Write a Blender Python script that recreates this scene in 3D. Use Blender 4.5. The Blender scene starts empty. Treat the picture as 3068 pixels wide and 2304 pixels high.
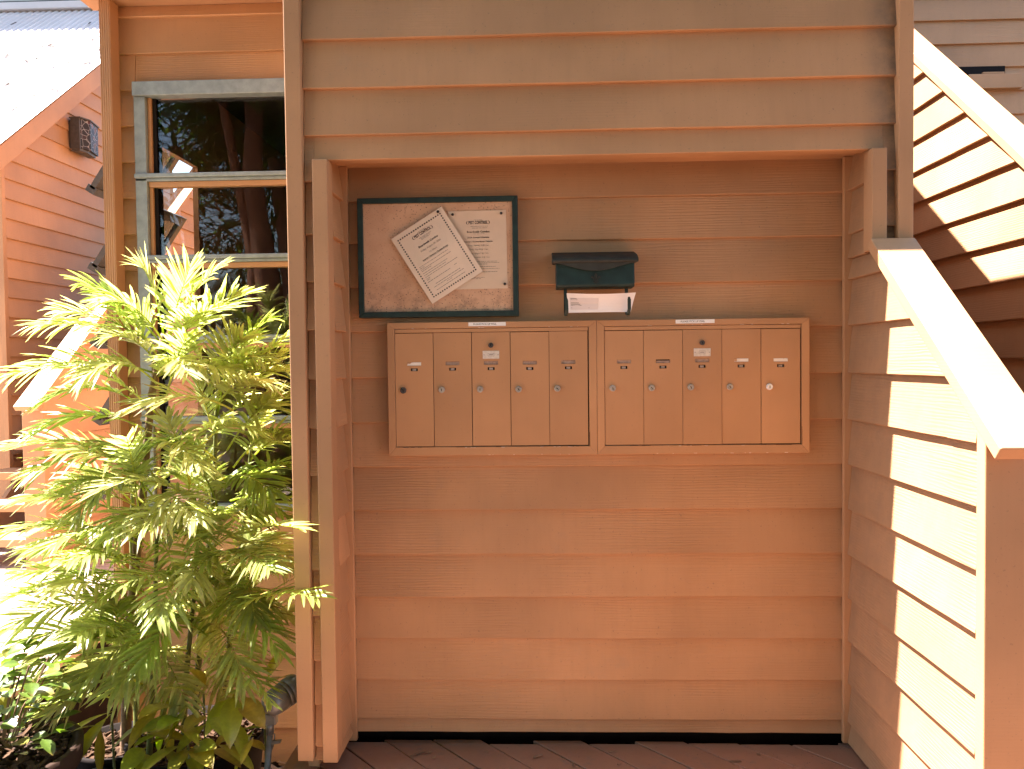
import bpy, math, random
from mathutils import Vector, Matrix, Euler
R = random.Random(7)
S = bpy.context.scene
COL = S.collection

# ------------------------------------------------------------------ camera, world, sun, exposure
cam_d = bpy.data.cameras.new('camera')
cam = bpy.data.objects.new('camera', cam_d); COL.objects.link(cam)
S.camera = cam
cam_d.sensor_width = 36.0; cam_d.sensor_fit = 'HORIZONTAL'
cam_d.lens = 2350.0 / 3068.0 * 36.0
cam_d.clip_start = 0.05; cam_d.clip_end = 600
yaw, pitch, roll = 0.03354595, -0.02984018, -0.01151132
fwd = Vector((-math.sin(yaw)*math.cos(pitch), math.cos(yaw)*math.cos(pitch), math.sin(pitch)))
rgt = Vector((math.cos(yaw), math.sin(yaw), 0)); upv = rgt.cross(fwd)
r2 = rgt*math.cos(roll) + upv*math.sin(roll); u2 = -rgt*math.sin(roll) + upv*math.cos(roll)
mw = Matrix((r2, u2, -fwd)).transposed().to_4x4(); mw.translation = (0, 0, 1.4)
cam.matrix_world = mw

SUN = Vector((1.0, -0.13, -1.75)).normalized()          # direction the light travels
wd = bpy.data.worlds.new('World'); S.world = wd; wd.use_nodes = True
nt = wd.node_tree; nt.nodes.clear()
sky = nt.nodes.new('ShaderNodeTexSky'); sky.sky_type = 'NISHITA'; sky.sun_disc = False
sky.sun_elevation = math.asin(-SUN.z); sky.sun_rotation = math.atan2(-SUN.x, -SUN.y)
sky.air_density = 1.0; sky.dust_density = 1.2; sky.ozone_density = 1.0
bg = nt.nodes.new('ShaderNodeBackground'); bg.inputs[1].default_value = 0.065
ow = nt.nodes.new('ShaderNodeOutputWorld')
nt.links.new(sky.outputs[0], bg.inputs[0]); nt.links.new(bg.outputs[0], ow.inputs[0])
sl = bpy.data.lights.new('sun', 'SUN'); sl.energy = 5.0; sl.angle = math.radians(0.53); sl.color = (1.0, 0.915, 0.87)
so = bpy.data.objects.new('sun', sl); COL.objects.link(so); so.location = (-6, 1, 12)
so.rotation_euler = SUN.to_track_quat('-Z', 'Y').to_euler()
S.view_settings.view_transform = 'Standard'; S.view_settings.look = 'None'
S.view_settings.gamma = 1.0; S.view_settings.use_curve_mapping = False
S.view_settings.exposure = 3.15
S.cycles.max_bounces = 10; S.cycles.diffuse_bounces = 6; S.cycles.transparent_max_bounces = 16
S.cycles.sample_clamp_indirect = 6.0
S.cycles.use_denoising = True
S.cycles.caustics_reflective = False; S.cycles.caustics_refractive = False

# ------------------------------------------------------------------ tagging
def tag(o, label=None, cat=None, group=None, kind=None):
    if label: o['label'] = label
    if cat: o['category'] = cat
    if group: o['group'] = group
    if kind: o['kind'] = kind
    return o

def empty(name, loc=(0, 0, 0), label=None, cat=None, group=None):
    o = bpy.data.objects.new(name, None); COL.objects.link(o); o.location = loc
    o.empty_display_size = .1
    return tag(o, label, cat, group)

# ------------------------------------------------------------------ mesh builder (world coordinates)
class MB:
    def __init__(s): s.v = []; s.f = []; s.c = None
    def add(s, vs, fs):
        b = len(s.v); s.v += [tuple(p) for p in vs]; s.f += [tuple(i+b for i in f) for f in fs]; return s
    def box(s, x0, x1, y0, y1, z0, z1):
        if x0 > x1: x0, x1 = x1, x0
        if y0 > y1: y0, y1 = y1, y0
        if z0 > z1: z0, z1 = z1, z0
        return s.add([(x0,y0,z0),(x1,y0,z0),(x1,y1,z0),(x0,y1,z0),(x0,y0,z1),(x1,y0,z1),(x1,y1,z1),(x0,y1,z1)],
                     [(0,3,2,1),(4,5,6,7),(0,1,5,4),(1,2,6,5),(2,3,7,6),(3,0,4,7)])
    def prism(s, poly, fn, a, b):
        """poly: list of (p,q); fn(p,q,t)->xyz ; extruded t=a..b"""
        n = len(poly)
        vs = [fn(p, q, a) for p, q in poly] + [fn(p, q, b) for p, q in poly]
        fs = [tuple(range(n-1, -1, -1)), tuple(range(n, 2*n))] + [(i, (i+1) % n, n+(i+1) % n, n+i) for i in range(n)]
        return s.add(vs, fs)
    def tube(s, pts, rad, n=8, caps=True):
        pts = [Vector(p) for p in pts]
        if not hasattr(rad, '__len__'): rad = [rad]*len(pts)
        b = len(s.v); up = Vector((0, 0, 1)); rings = []
        for i, p in enumerate(pts):
            d = (pts[min(i+1, len(pts)-1)] - pts[max(i-1, 0)]).normalized()
            if abs(d.dot(up)) > .95: a = d.cross(Vector((1, 0, 0))).normalized()
            else: a = d.cross(up).normalized()
            c = d.cross(a)
            for k in range(n):
                t = 2*math.pi*k/n
                s.v.append(tuple(p + (a*math.cos(t) + c*math.sin(t))*rad[i]))
        for i in range(len(pts)-1):
            for k in range(n):
                s.f.append((b+i*n+k, b+i*n+(k+1) % n, b+(i+1)*n+(k+1) % n, b+(i+1)*n+k))
        if caps:
            s.f.append(tuple(b+k for k in range(n-1, -1, -1))); s.f.append(tuple(b+(len(pts)-1)*n+k for k in range(n)))
        return s
    def lathe(s, prof, org, ax, n=20):
        """prof: (distance along ax, radius)"""
        ax = Vector(ax).normalized(); org = Vector(org)
        return s.tube2([org + ax*d for d, r in prof], [max(r, 1e-5) for d, r in prof], ax, n)
    def tube2(s, pts, rad, ax, n):
        a = ax.orthogonal().normalized(); c = ax.cross(a); b = len(s.v)
        for p, r in zip(pts, rad):
            for k in range(n):
                t = 2*math.pi*k/n; s.v.append(tuple(p + (a*math.cos(t)+c*math.sin(t))*r))
        m = len(pts)
        for i in range(m-1):
            for k in range(n):
                s.f.append((b+i*n+k, b+i*n+(k+1) % n, b+(i+1)*n+(k+1) % n, b+(i+1)*n+k))
        s.f.append(tuple(b+k for k in range(n-1, -1, -1))); s.f.append(tuple(b+(m-1)*n+k for k in range(n)))
        return s
    def build(s, name, mat, parent=None, bevel=0.0, seg=2, smooth=False, colors=None):
        me = bpy.data.meshes.new(name); me.from_pydata(s.v, [], s.f); me.update()
        if mat: me.materials.append(mat)
        if colors is not None:
            ca = me.color_attributes.new('tint', 'FLOAT_COLOR', 'POINT')
            ca.data.foreach_set('color', [x for c in colors for x in (c[0], c[1], c[2], 1.0)])
        o = bpy.data.objects.new(name, me); COL.objects.link(o)
        if smooth: me.polygons.foreach_set('use_smooth', [True]*len(me.polygons))
        if bevel > 0:
            m = o.modifiers.new('bevel', 'BEVEL'); m.width = bevel; m.segments = seg; m.limit_method = 'ANGLE'; m.angle_limit = math.radians(40)
        if parent: attach(o, parent)
        return o

def attach(o, parent):
    o.parent = parent
    o.matrix_parent_inverse = Matrix.Translation(-world_loc(parent))
def world_loc(o):
    v = Vector((0, 0, 0))
    # parents are only ever Empties with a location, or meshes at the origin
    p = o
    chain = []
    while p: chain.append(p); p = p.parent
    if len(chain) == 1: return o.location.copy()
    return Vector((0, 0, 0))

def boxo(name, mat, parent, x0, x1, y0, y1, z0, z1, bevel=0.0):
    return MB().box(x0, x1, y0, y1, z0, z1).build(name, mat, parent, bevel)

# ------------------------------------------------------------------ materials
def newmat(name):
    m = bpy.data.materials.new(name); m.use_nodes = True
    t = m.node_tree; b = t.nodes['Principled BSDF']
    return m, t, b
def N(t, typ, **kw):
    n = t.nodes.new(typ)
    for k, v in kw.items():
        if k.startswith('i_'): n.inputs[k[2:].replace('_', ' ')].default_value = v
        else: setattr(n, k, v)
    return n
def coords(t, scale=(1, 1, 1), rnd=3.0):
    tc = N(t, 'ShaderNodeTexCoord'); mp = N(t, 'ShaderNodeMapping'); mp.inputs['Scale'].default_value = scale
    if rnd:
        oi = N(t, 'ShaderNodeObjectInfo'); mu = N(t, 'ShaderNodeMath', operation='MULTIPLY'); mu.inputs[1].default_value = rnd
        ad = N(t, 'ShaderNodeVectorMath', operation='ADD')
        t.links.new(oi.outputs['Random'], mu.inputs[0]); t.links.new(tc.outputs['Object'], ad.inputs[0]); t.links.new(mu.outputs[0], ad.inputs[1])
        t.links.new(ad.outputs[0], mp.inputs['Vector'])
    else:
        t.links.new(tc.outputs['Object'], mp.inputs['Vector'])
    return mp.outputs[0]
def ramp(t, src, stops):
    r = N(t, 'ShaderNodeValToRGB'); e = r.color_ramp.elements
    while len(e) > 1: e.remove(e[0])
    e[0].position = stops[0][0]; e[0].color = (*stops[0][1], 1) if hasattr(stops[0][1], '__len__') else (stops[0][1],)*3 + (1,)
    for p, c in stops[1:]:
        k = e.new(p); k.color = (*c, 1) if hasattr(c, '__len__') else (c, c, c, 1)
    t.links.new(src, r.inputs[0]); return r.outputs[0]
def noise(t, vec, scale, detail=3, rough=.5, dist=0.0):
    n = N(t, 'ShaderNodeTexNoise'); n.inputs['Scale'].default_value = scale; n.inputs['Detail'].default_value = detail
    n.inputs['Roughness'].default_value = rough; n.inputs['Distortion'].default_value = dist
    t.links.new(vec, n.inputs['Vector']); return n.outputs[0]
def mixc(t, fac, a, b, mode='MIX'):
    m = N(t, 'ShaderNodeMix', data_type='RGBA', blend_type=mode)
    for i, v in ((0, fac), (6, a), (7, b)):
        if isinstance(v, bpy.types.NodeSocket): t.links.new(v, m.inputs[i])
        elif hasattr(v, '__len__'): m.inputs[i].default_value = (*v, 1)
        else: m.inputs[i].default_value = v
    return m.outputs[2]
def bump(t, b, h, strength, dist=.002):
    n = N(t, 'ShaderNodeBump'); n.inputs['Strength'].default_value = strength; n.inputs['Distance'].default_value = dist
    t.links.new(h, n.inputs['Height']); t.links.new(n.outputs[0], b.inputs['Normal'])

PAINT = (0.452, 0.248, 0.125)
def paint(name, col=PAINT, axis='x', grain=.5, dirt=.5, rough=.55, var=(.90, 1.06)):
    m, t, b = newmat(name)
    k = {'x': (1, 1, 1), 'y': (1, 1, 1)}[axis]
    g = (.09, .09, 1.0)
    v = coords(t, (1, 1, 1)); vg = coords(t, g, 5.0); vv = coords(t, (14, 14, .7) , 3.0)
    big = noise(t, v, 2.2, 4); fine = noise(t, v, 38, 3, .6); streak = noise(t, vv, 3.0, 3, .6)
    dark = tuple(c*.80 for c in col); lite = tuple(min(1, c*1.07) for c in col)
    c = mixc(t, ramp(t, big, [(.3, 0), (.72, 1)]), dark, lite)
    c = mixc(t, ramp(t, streak, [(.45, 0), (.75, .28*dirt)]), c, tuple(x*.62 for x in col))
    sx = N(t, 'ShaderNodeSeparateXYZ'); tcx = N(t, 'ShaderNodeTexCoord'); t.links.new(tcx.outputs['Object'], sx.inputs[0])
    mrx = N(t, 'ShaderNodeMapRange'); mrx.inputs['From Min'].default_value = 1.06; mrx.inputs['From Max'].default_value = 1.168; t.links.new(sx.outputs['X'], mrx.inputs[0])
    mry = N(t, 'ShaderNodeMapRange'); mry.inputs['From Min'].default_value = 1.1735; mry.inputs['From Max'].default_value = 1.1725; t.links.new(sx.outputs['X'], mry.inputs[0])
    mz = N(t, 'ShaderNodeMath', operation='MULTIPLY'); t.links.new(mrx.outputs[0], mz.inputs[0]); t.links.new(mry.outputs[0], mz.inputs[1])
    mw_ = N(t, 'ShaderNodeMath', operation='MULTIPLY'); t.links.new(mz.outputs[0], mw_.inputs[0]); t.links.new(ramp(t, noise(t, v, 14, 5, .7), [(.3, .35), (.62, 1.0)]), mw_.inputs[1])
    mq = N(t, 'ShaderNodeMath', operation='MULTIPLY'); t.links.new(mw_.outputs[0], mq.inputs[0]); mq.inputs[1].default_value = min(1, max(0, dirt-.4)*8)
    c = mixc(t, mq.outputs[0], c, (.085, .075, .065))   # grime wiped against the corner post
    specks = ramp(t, noise(t, v, 130, 2, .6), [(.67, 0), (.72, .8*dirt)])
    c = mixc(t, specks, c, (.10, .085, .07))
    mild = ramp(t, noise(t, v, 5.5, 6, .72), [(.60, 0), (.82, .55*dirt)])
    c = mixc(t, mild, c, (.21, .19, .165))
    oi = N(t, 'ShaderNodeObjectInfo'); hv = N(t, 'ShaderNodeHueSaturation')
    mr = N(t, 'ShaderNodeMapRange'); mr.inputs['To Min'].default_value = var[0]; mr.inputs['To Max'].default_value = var[1]
    t.links.new(oi.outputs['Random'], mr.inputs[0]); t.links.new(mr.outputs[0], hv.inputs['Value']); t.links.new(c, hv.inputs['Color'])
    t.links.new(hv.outputs[0], b.inputs['Base Color'])
    w = N(t, 'ShaderNodeTexWave', wave_type='BANDS', bands_direction='Z'); w.inputs['Scale'].default_value = 32
    w.inputs['Distortion'].default_value = 7; w.inputs['Detail'].default_value = 3; w.inputs['Detail Scale'].default_value = 1.6
    t.links.new(vg, w.inputs['Vector'])
    mask = ramp(t, noise(t, v, 3.1, 2), [(.40, .12), (.62, 1)])
    mm = N(t, 'ShaderNodeMath', operation='MULTIPLY'); t.links.new(w.outputs[1], mm.inputs[0]); t.links.new(mask, mm.inputs[1])
    ad = N(t, 'ShaderNodeMath', operation='MULTIPLY_ADD'); t.links.new(fine, ad.inputs[0]); ad.inputs[1].default_value = .5
    t.links.new(mm.outputs[0], ad.inputs[2])
    bump(t, b, ad.outputs[0], grain, .0022)
    b.inputs['Roughness'].default_value = rough; b.inputs['Specular IOR Level'].default_value = .35
    return m
M_sid = paint('painted_siding_wood', grain=.32)
M_fac = paint('painted_facade_siding', grain=.09)
M_trim = paint('painted_trim_wood', grain=.06, dirt=.35, var=(.95, 1.03))
M_mail = paint('painted_mailbox_metal', (.475, .250, .118), grain=.03, dirt=.22, rough=.42, var=(.975, 1.02))
M_soffit = paint('painted_soffit', (.47, .26, .145), grain=.05, dirt=.15)

def plain(name, col, rough=.6, var=.15, metal=0.0, scale=12, bmp=0.0, spec=.4):
    m, t, b = newmat(name); v = coords(t)
    n = noise(t, v, scale, 5, .6)
    c = mixc(t, ramp(t, n, [(.3, 0), (.7, 1)]), tuple(x*(1-var) for x in col), tuple(min(1, x*(1+var)) for x in col))
    t.links.new(c, b.inputs['Base Color']); b.inputs['Roughness'].default_value = rough; b.inputs['Metallic'].default_value = metal
    b.inputs['Specular IOR Level'].default_value = spec
    if bmp: bump(t, b, noise(t, v, scale*4, 4, .6), bmp, .004)
    return m
M_green = plain('green_painted_metal', (.009, .026, .023), .55, .35, scale=30, bmp=.05)
M_lid = plain('lid_green_metal', (.030, .030, .024), .7, .4, scale=20, bmp=.05)  # browner and paler than the body green
M_paper = plain('white_paper', (.70, .57, .45), .8, .05, scale=9, bmp=.04)
M_paper2 = plain('aged_paper', (.64, .49, .36), .8, .06, scale=7, bmp=.05)
M_env = plain('envelope_paper', (.82, .78, .76), .75, .03, bmp=.02)
M_film = plain('envelope_window_film', (.70, .64, .62), .35, .04)
M_label = plain('white_label', (.78, .76, .73), .5, .05)
M_ink = plain('black_ink', (.018, .017, .018), .6, .2)
M_grey_ink = plain('grey_ink', (.20, .17, .15), .6, .2)
M_logo = plain('logo_ink', (.07, .05, .045), .6, .2)
M_pin = plain('dark_pin', (.02, .016, .016), .35, .2)
M_lock = plain('weathered_nickel', (.40, .35, .29), .45, .25, metal=.35, scale=60)
M_lockdark = plain('dark_lock_steel', (.07, .06, .055), .4, .3, metal=.5, scale=60)
M_black = plain('black_slot', (.012, .010, .010), .8, .2, spec=.1)
M_plate = plain('maker_plate_metal', (.60, .54, .46), .5, .15, scale=80)
M_card = plain('name_card', (.36, .25, .19), .7, .3, scale=70)
def cardw():
    m, t, b = newmat('rusty_name_card'); v = coords(t)
    c = mixc(t, ramp(t, noise(t, v, 34, 3, .5), [(.58, 0), (.66, .9)]), (.74, .70, .64), (.42, .20, .07))
    t.links.new(c, b.inputs['Base Color']); b.inputs['Roughness'].default_value = .6
    return m
M_cardw = cardw()
M_cardp = plain('chipped_primer', (.72, .62, .54), .7, .1)
M_key = plain('slot_tag', (.34, .29, .25), .6, .3, scale=70)
M_alu = plain('weathered_aluminium', (.235, .275, .285), .5, .18, metal=.15, scale=25, bmp=.05)
M_bronze = plain('dark_bronze_sash', (.060, .050, .042), .5, .3, scale=30)
M_room = plain('dark_interior', (.055, .038, .028), .8, .2)
M_blind = plain('pale_blind', (.72, .70, .66), .8, .05, scale=3)
M_pole = plain('weathered_grey_metal', (.15, .15, .15), .42, .25, metal=.1, scale=35, bmp=.08, spec=.6)
M_lampm = plain('grey_green_lamp_paint', (.135, .130, .122), .30, .22, scale=26, spec=.7)
M_pot = plain('dark_plastic_pot', (.012, .009, .008), .75, .3, scale=14, spec=.08)
M_potb = plain('brown_clay_pot', (.034, .019, .013), .75, .3, scale=9, bmp=.1, spec=.12)
M_plastic = plain('black_plastic_sheet', (.010, .010, .011), .32, .3, scale=9, bmp=.2, spec=.4)
M_ground = plain('mulch_soil', (.014, .009, .006), .95, .5, scale=22, bmp=.8, spec=.05)
M_dirt = plain('earth', (.075, .058, .038), .9, .3, scale=6, bmp=.5)
M_bark = plain('red_brown_trunk', (.22, .10, .060), .8, .4, scale=14, bmp=.3)
M_cane = plain('green_cane', (.12, .13, .035), .5, .35, scale=20)
M_canebrown = plain('fibrous_cane', (.17, .10, .055), .8, .4, scale=40, bmp=.4)
M_lav = plain('pale_flashing_metal', (.50, .47, .46), .5, .06, scale=4)
M_found = plain('foundation', (.010, .007, .006), .95, .3, spec=.05)  # darkened so the gap under the alcove boards looks black

def deckmat():
    m, t, b = newmat('painted_deck_board'); v = coords(t); vs = coords(t, (3, 3, 1), 4)
    c = mixc(t, ramp(t, noise(t, v, 3, 5, .6), [(.3, 0), (.7, 1)]), (.235, .122, .074), (.315, .165, .104))
    c = mixc(t, ramp(t, noise(t, v, 16, 6, .7), [(.56, 0), (.74, .7)]), c, (.15, .12, .10))
    c = mixc(t, ramp(t, noise(t, v, 120, 2), [(.70, 0), (.74, .8)]), c, (.05, .04, .03))
    t.links.new(c, b.inputs['Base Color']); b.inputs['Roughness'].default_value = .62
    bump(t, b, noise(t, v, 60, 4, .6), .25, .003)
    return m
M_deck = deckmat()
M_walk = plain('pale_walkway_board', (.37, .28, .23), .75, .15, scale=10, bmp=.2)  # pale boards, one even tone

def cork():
    m, t, b = newmat('stained_cork_panel'); v = coords(t, rnd=0)
    c = mixc(t, ramp(t, noise(t, v, 7, 5, .6), [(.3, 0), (.72, 1)]), (.47, .27, .16), (.63, .40, .26))
    vo = N(t, 'ShaderNodeTexVoronoi'); vo.inputs['Scale'].default_value = 120; t.links.new(v, vo.inputs['Vector'])
    dens = ramp(t, noise(t, v, 5.5, 4, .7), [(.32, 0), (.58, 1)])
    sp = ramp(t, vo.outputs[0], [(.10, 1), (.26, 0)])
    mu = N(t, 'ShaderNodeMath', operation='MULTIPLY'); t.links.new(dens, mu.inputs[0]); t.links.new(sp, mu.inputs[1])
    c = mixc(t, mu.outputs[0], c, (.030, .018, .014))
    # mould blooming along the lower edge of the panel
    sx = N(t, 'ShaderNodeSeparateXYZ'); tc = N(t, 'ShaderNodeTexCoord'); t.links.new(tc.outputs['Object'], sx.inputs[0])
    mr = N(t, 'ShaderNodeMapRange'); mr.inputs['From Min'].default_value = 1.72; mr.inputs['From Max'].default_value = 1.585
    t.links.new(sx.outputs['Z'], mr.inputs[0])
    m2 = N(t, 'ShaderNodeMath', operation='MULTIPLY'); t.links.new(mr.outputs[0], m2.inputs[0])
    t.links.new(ramp(t, noise(t, v, 26, 6, .75), [(.46, 0), (.72, .75)]), m2.inputs[1])
    c = mixc(t, m2.outputs[0], c, (.085, .062, .05))
    t.links.new(c, b.inputs['Base Color']); b.inputs['Roughness'].default_value = .85
    bump(t, b, noise(t, v, 180, 3, .6), .3, .002)
    return m
M_cork = cork()

def roofmat():
    m, t, b = newmat('white_corrugated_metal'); v = coords(t, rnd=0)
    c = mixc(t, ramp(t, noise(t, v, 1.5, 4), [(.3, 0), (.7, 1)]), (.60, .55, .52), (.72, .67, .64))
    vs = coords(t, (1, .35, .35), 0)
    c = mixc(t, ramp(t, noise(t, v, 11, 3, .7), [(.72, 0), (.75, .85)]), c, (.20, .15, .11))
    t.links.new(c, b.inputs['Base Color']); b.inputs['Roughness'].default_value = .45
    return m
M_roof = roofmat()

def glassmat(name, tint, refl=1.0):
    m, t, b = newmat(name); t.nodes.remove(b)
    out = [n for n in t.nodes if n.type == 'OUTPUT_MATERIAL'][0]
    tr = N(t, 'ShaderNodeBsdfTransparent'); tr.inputs[0].default_value = (*tint, 1)
    gl = N(t, 'ShaderNodeBsdfGlossy'); gl.inputs['Roughness'].default_value = .012
    fr = N(t, 'ShaderNodeFresnel'); fr.inputs[0].default_value = 1.52
    mx = N(t, 'ShaderNodeMixShader'); t.links.new(fr.outputs[0], mx.inputs[0]); t.links.new(tr.outputs[0], mx.inputs[1]); t.links.new(gl.outputs[0], mx.inputs[2])
    v = coords(t, rnd=0)
    bn = N(t, 'ShaderNodeBump'); bn.inputs['Strength'].default_value = .02; bn.inputs['Distance'].default_value = .002
    t.links.new(noise(t, v, 3, 2), bn.inputs['Height']); t.links.new(bn.outputs[0], gl.inputs['Normal'])
    t.links.new(mx.outputs[0], out.inputs[0])
    return m
M_glass = glassmat('window_glass', (.90, .89, .85))

def leafmat(name, trans=.45, rough=.38, sat=1.0):
    m, t, b = newmat(name)
    out = [n for n in t.nodes if n.type == 'OUTPUT_MATERIAL'][0]
    at = N(t, 'ShaderNodeAttribute'); at.attribute_name = 'tint'
    v = coords(t, rnd=0)
    c = mixc(t, ramp(t, noise(t, v, 60, 4, .6), [(.35, .75), (.7, 1.0)]), (0, 0, 0), at.outputs[0])
    t.links.new(c, b.inputs['Base Color']); b.inputs['Roughness'].default_value = rough; b.inputs['Specular IOR Level'].default_value = .5
    tl = N(t, 'ShaderNodeBsdfTranslucent')
    hv = N(t, 'ShaderNodeHueSaturation'); hv.inputs['Value'].default_value = 1.75; hv.inputs['Saturation'].default_value = 1.12; hv.inputs['Hue'].default_value = .495
    t.links.new(c, hv.inputs['Color']); t.links.new(hv.outputs[0], tl.inputs[0])
    mx = N(t, 'ShaderNodeMixShader'); mx.inputs[0].default_value = trans
    t.links.new(b.outputs[0], mx.inputs[1]); t.links.new(tl.outputs[0], mx.inputs[2]); t.links.new(mx.outputs[0], out.inputs[0])
    return m
M_leaf = leafmat('palm_leaf', .60, .36)
M_broad = leafmat('broad_leaf', .40, .32)

def lampglass():
    m, t, b = newmat('mosaic_glass'); v = coords(t, rnd=0)
    vo = N(t, 'ShaderNodeTexVoronoi'); vo.inputs['Scale'].default_value = 19; t.links.new(v, vo.inputs['Vector'])
    ve = N(t, 'ShaderNodeTexVoronoi', feature='DISTANCE_TO_EDGE'); ve.inputs['Scale'].default_value = 19; t.links.new(v, ve.inputs['Vector'])
    sx = N(t, 'ShaderNodeSeparateColor'); t.links.new(vo.outputs['Color'], sx.inputs[0])
    c = ramp(t, sx.outputs[0], [(0, (.012, .010, .012)), (.45, (.02, .016, .02)), (.60, (.06, .012, .010)), (.70, (.16, .04, .012)), (.78, (.012, .018, .022)), (.92, (.03, .010, .012)), (1, (.15, .06, .02))])
    c = mixc(t, ramp(t, ve.outputs[0], [(.018, 1), (.035, 0)]), c, (.26, .25, .26))
    t.links.new(c, b.inputs['Base Color']); b.inputs['Roughness'].default_value = .5; b.inputs['Specular IOR Level'].default_value = .25
    return m
M_mosaic = lampglass()

# ------------------------------------------------------------------ lapped siding
def FR_Y(Y):  return lambda u, d, z: (u, Y-d, z)       # wall facing the camera (-Y), u = x
def FR_mX(X): return lambda u, d, z: (X-d, u, z)       # facing -X, u = y
def FR_pX(X): return lambda u, d, z: (X+d, u, z)       # facing +X, u = y
def lap(parent, fr, u0, u1, z0, z1, t=.0190, top=None, zlo=None, mat=None, jit=.0007, name='siding_board', seg=.14, ov=.012):
    """one tapered board: thick at its lower edge; top(u) cuts it along a slope; zlo keeps only what is above"""
    h = z1 - z0; td = .0022
    n = max(2, int((u1-u0)/seg)+1); us = [u0+(u1-u0)*i/n for i in range(n+1)]
    zb = z0 if zlo is None else zlo
    if top:
        # keep the part of the board under the slope
        good = [u for u in us if top(u) > zb + .002]
        if not good: return None
        if len(good) < len(us):
            # bisect for the end
            if top(us[0]) <= zb+.002: lo, hi = max(u for u in us if u < good[0]), good[0]
            else: lo, hi = good[-1], min(u for u in us if u > good[-1])
            up = top(us[0]) <= zb+.002
            for _ in range(30):
                md = (lo+hi)/2
                if (top(md) > zb+.002) == up: hi = md
                else: lo = md
            e = (lo+hi)/2
            us = ([e]+good) if up else (good+[e])
        # station where the slope crosses the board's top
        f = lambda u: top(u)-(z1+ov)
        for a, b2 in list(zip(us, us[1:])):
            if f(a)*f(b2) < 0:
                lo, hi = a, b2
                for _ in range(30):
                    md = (lo+hi)/2
                    if f(lo)*f(md) <= 0: hi = md
                    else: lo = md
                us.append((lo+hi)/2)
        us.sort()
    tw = R.uniform(-.0012, .0012); tt = t*R.uniform(.92, 1.1)
    vs = []; 
    for u in us:
        j = R.uniform(-jit, jit) + tw*((u-u0)/(u1-u0+1e-6)-.5)
        zt = z1+ov
        if top: zt = min(zt, top(u))
        b0 = zb + (j if zlo is None else 0)
        zt = max(zt, b0+.003)
        D = lambda z: td + (tt-td)*max(0, 1-(z-z0)/h) if z < z1 else td*.6
        d0 = D(b0) + R.uniform(-.0003, .0003)
        zm = min(b0+.0025, zt-.0005)
        vs += [fr(u, -.006, b0), fr(u, d0-.0022, b0), fr(u, d0, zm), fr(u, D(zt), zt), fr(u, -.006, zt)]
    k = 5; fs = []
    for i in range(len(us)-1):
        for q in range(k):
            a = i*k+q; b2 = i*k+(q+1) % k
            fs.append((a, b2, b2+k, a+k))
    fs.append(tuple(range(k-1, -1, -1))); fs.append(tuple((len(us)-1)*k+q for q in range(k)))
    # orientation
    m = MB(); m.add(vs, fs)
    o = m.build(name, mat or M_sid, parent)
    me = o.data
    import bmesh
    bm = bmesh.new(); bm.from_mesh(me); bmesh.ops.recalc_face_normals(bm, faces=bm.faces); bm.to_mesh(me); bm.free()
    return o

LZ = [.094, .238, .390, .543, .700, .861, 1.020, 1.181, 1.345, 1.511, 1.672, 1.830, 2.007, 2.158, 2.312, 2.472, 2.634, 2.795, 2.955, 3.04]

# ------------------------------------------------------------------ CONDO BUILDING (mailbox alcove + window bay)
FY = 2.630                 # plane of the facade siding
TY = 2.592                 # front of the trim
bld = empty('condo_building', (0, 3.0, 0), 'tan clapboard building with a recessed mailbox alcove and tall window bay', 'building')
# facade above the alcove
lap(bld, FR_Y(FY), -.7415, 1.1325, LZ[12], LZ[13], zlo=2.0775, mat=M_fac)
for a, b in zip(LZ[13:], LZ[14:]): lap(bld, FR_Y(FY), -.772, 1.172, a, b, ov=.012 if b < 3.03 else 0, mat=M_fac)
for a, b in zip([.046]+LZ[:13], LZ[:14]): lap(bld, FR_Y(FY), -.772, -.742, a, b)
for a, b in ((1.745, 1.828), (1.828, 2.007), (2.007, 2.158)): lap(bld, FR_Y(FY), 1.133, 1.172, a, b)
MB().box(-.828, -.774, TY, FY+.03, .053, 3.04).build('corner_trim', M_trim, bld, .003)
MB().box(-.742, -.691, TY, FY+.03, .048, 2.0755).build('trim_board', M_trim, bld, .003)
MB().box(1.085, 1.134, TY, FY+.03, 1.748, 2.0755).build('trim_board', M_trim, bld, .003)
MB().box(1.170, 1.218, TY, FY+.03, 1.752, 3.04).build('corner_trim', M_trim, bld, .003)
boxo('header_board', M_trim, bld, -.6905, 1.0845, FY-.004, 2.672, 2.0785, 2.13)
boxo('alcove_ceiling', M_trim, bld, -.72, 1.12, 2.673, 2.86, 2.104, 2.13)
# alcove sides and back
NL = [.046]+LZ[:12]+[1.981, 2.104]
for a, b in zip(NL, NL[1:]): lap(bld, FR_pX(-.708), 2.660, 2.806, a, b, t=.0185, ov=.012 if b < 2.1 else 0)
for a, b in zip([1.745, 1.830, 1.981], [1.830, 1.981, 2.104]): lap(bld, FR_mX(1.110), 2.660, 2.806, a, b, t=.0185, ov=.012 if b < 2.1 else 0)
for a, b in zip(NL, NL[1:]): lap(bld, FR_Y(2.840), -.678, 1.082, a, b, t=.0190, ov=.012 if b < 2.1 else 0, jit=.0009)
boxo('corner_bead', M_trim, bld, -.722, -.676, 2.806, 2.826, .018, 2.103, .003)
boxo('corner_bead', M_trim, bld, 1.078, 1.126, 2.806, 2.826, .018, 2.103, .003)
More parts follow.
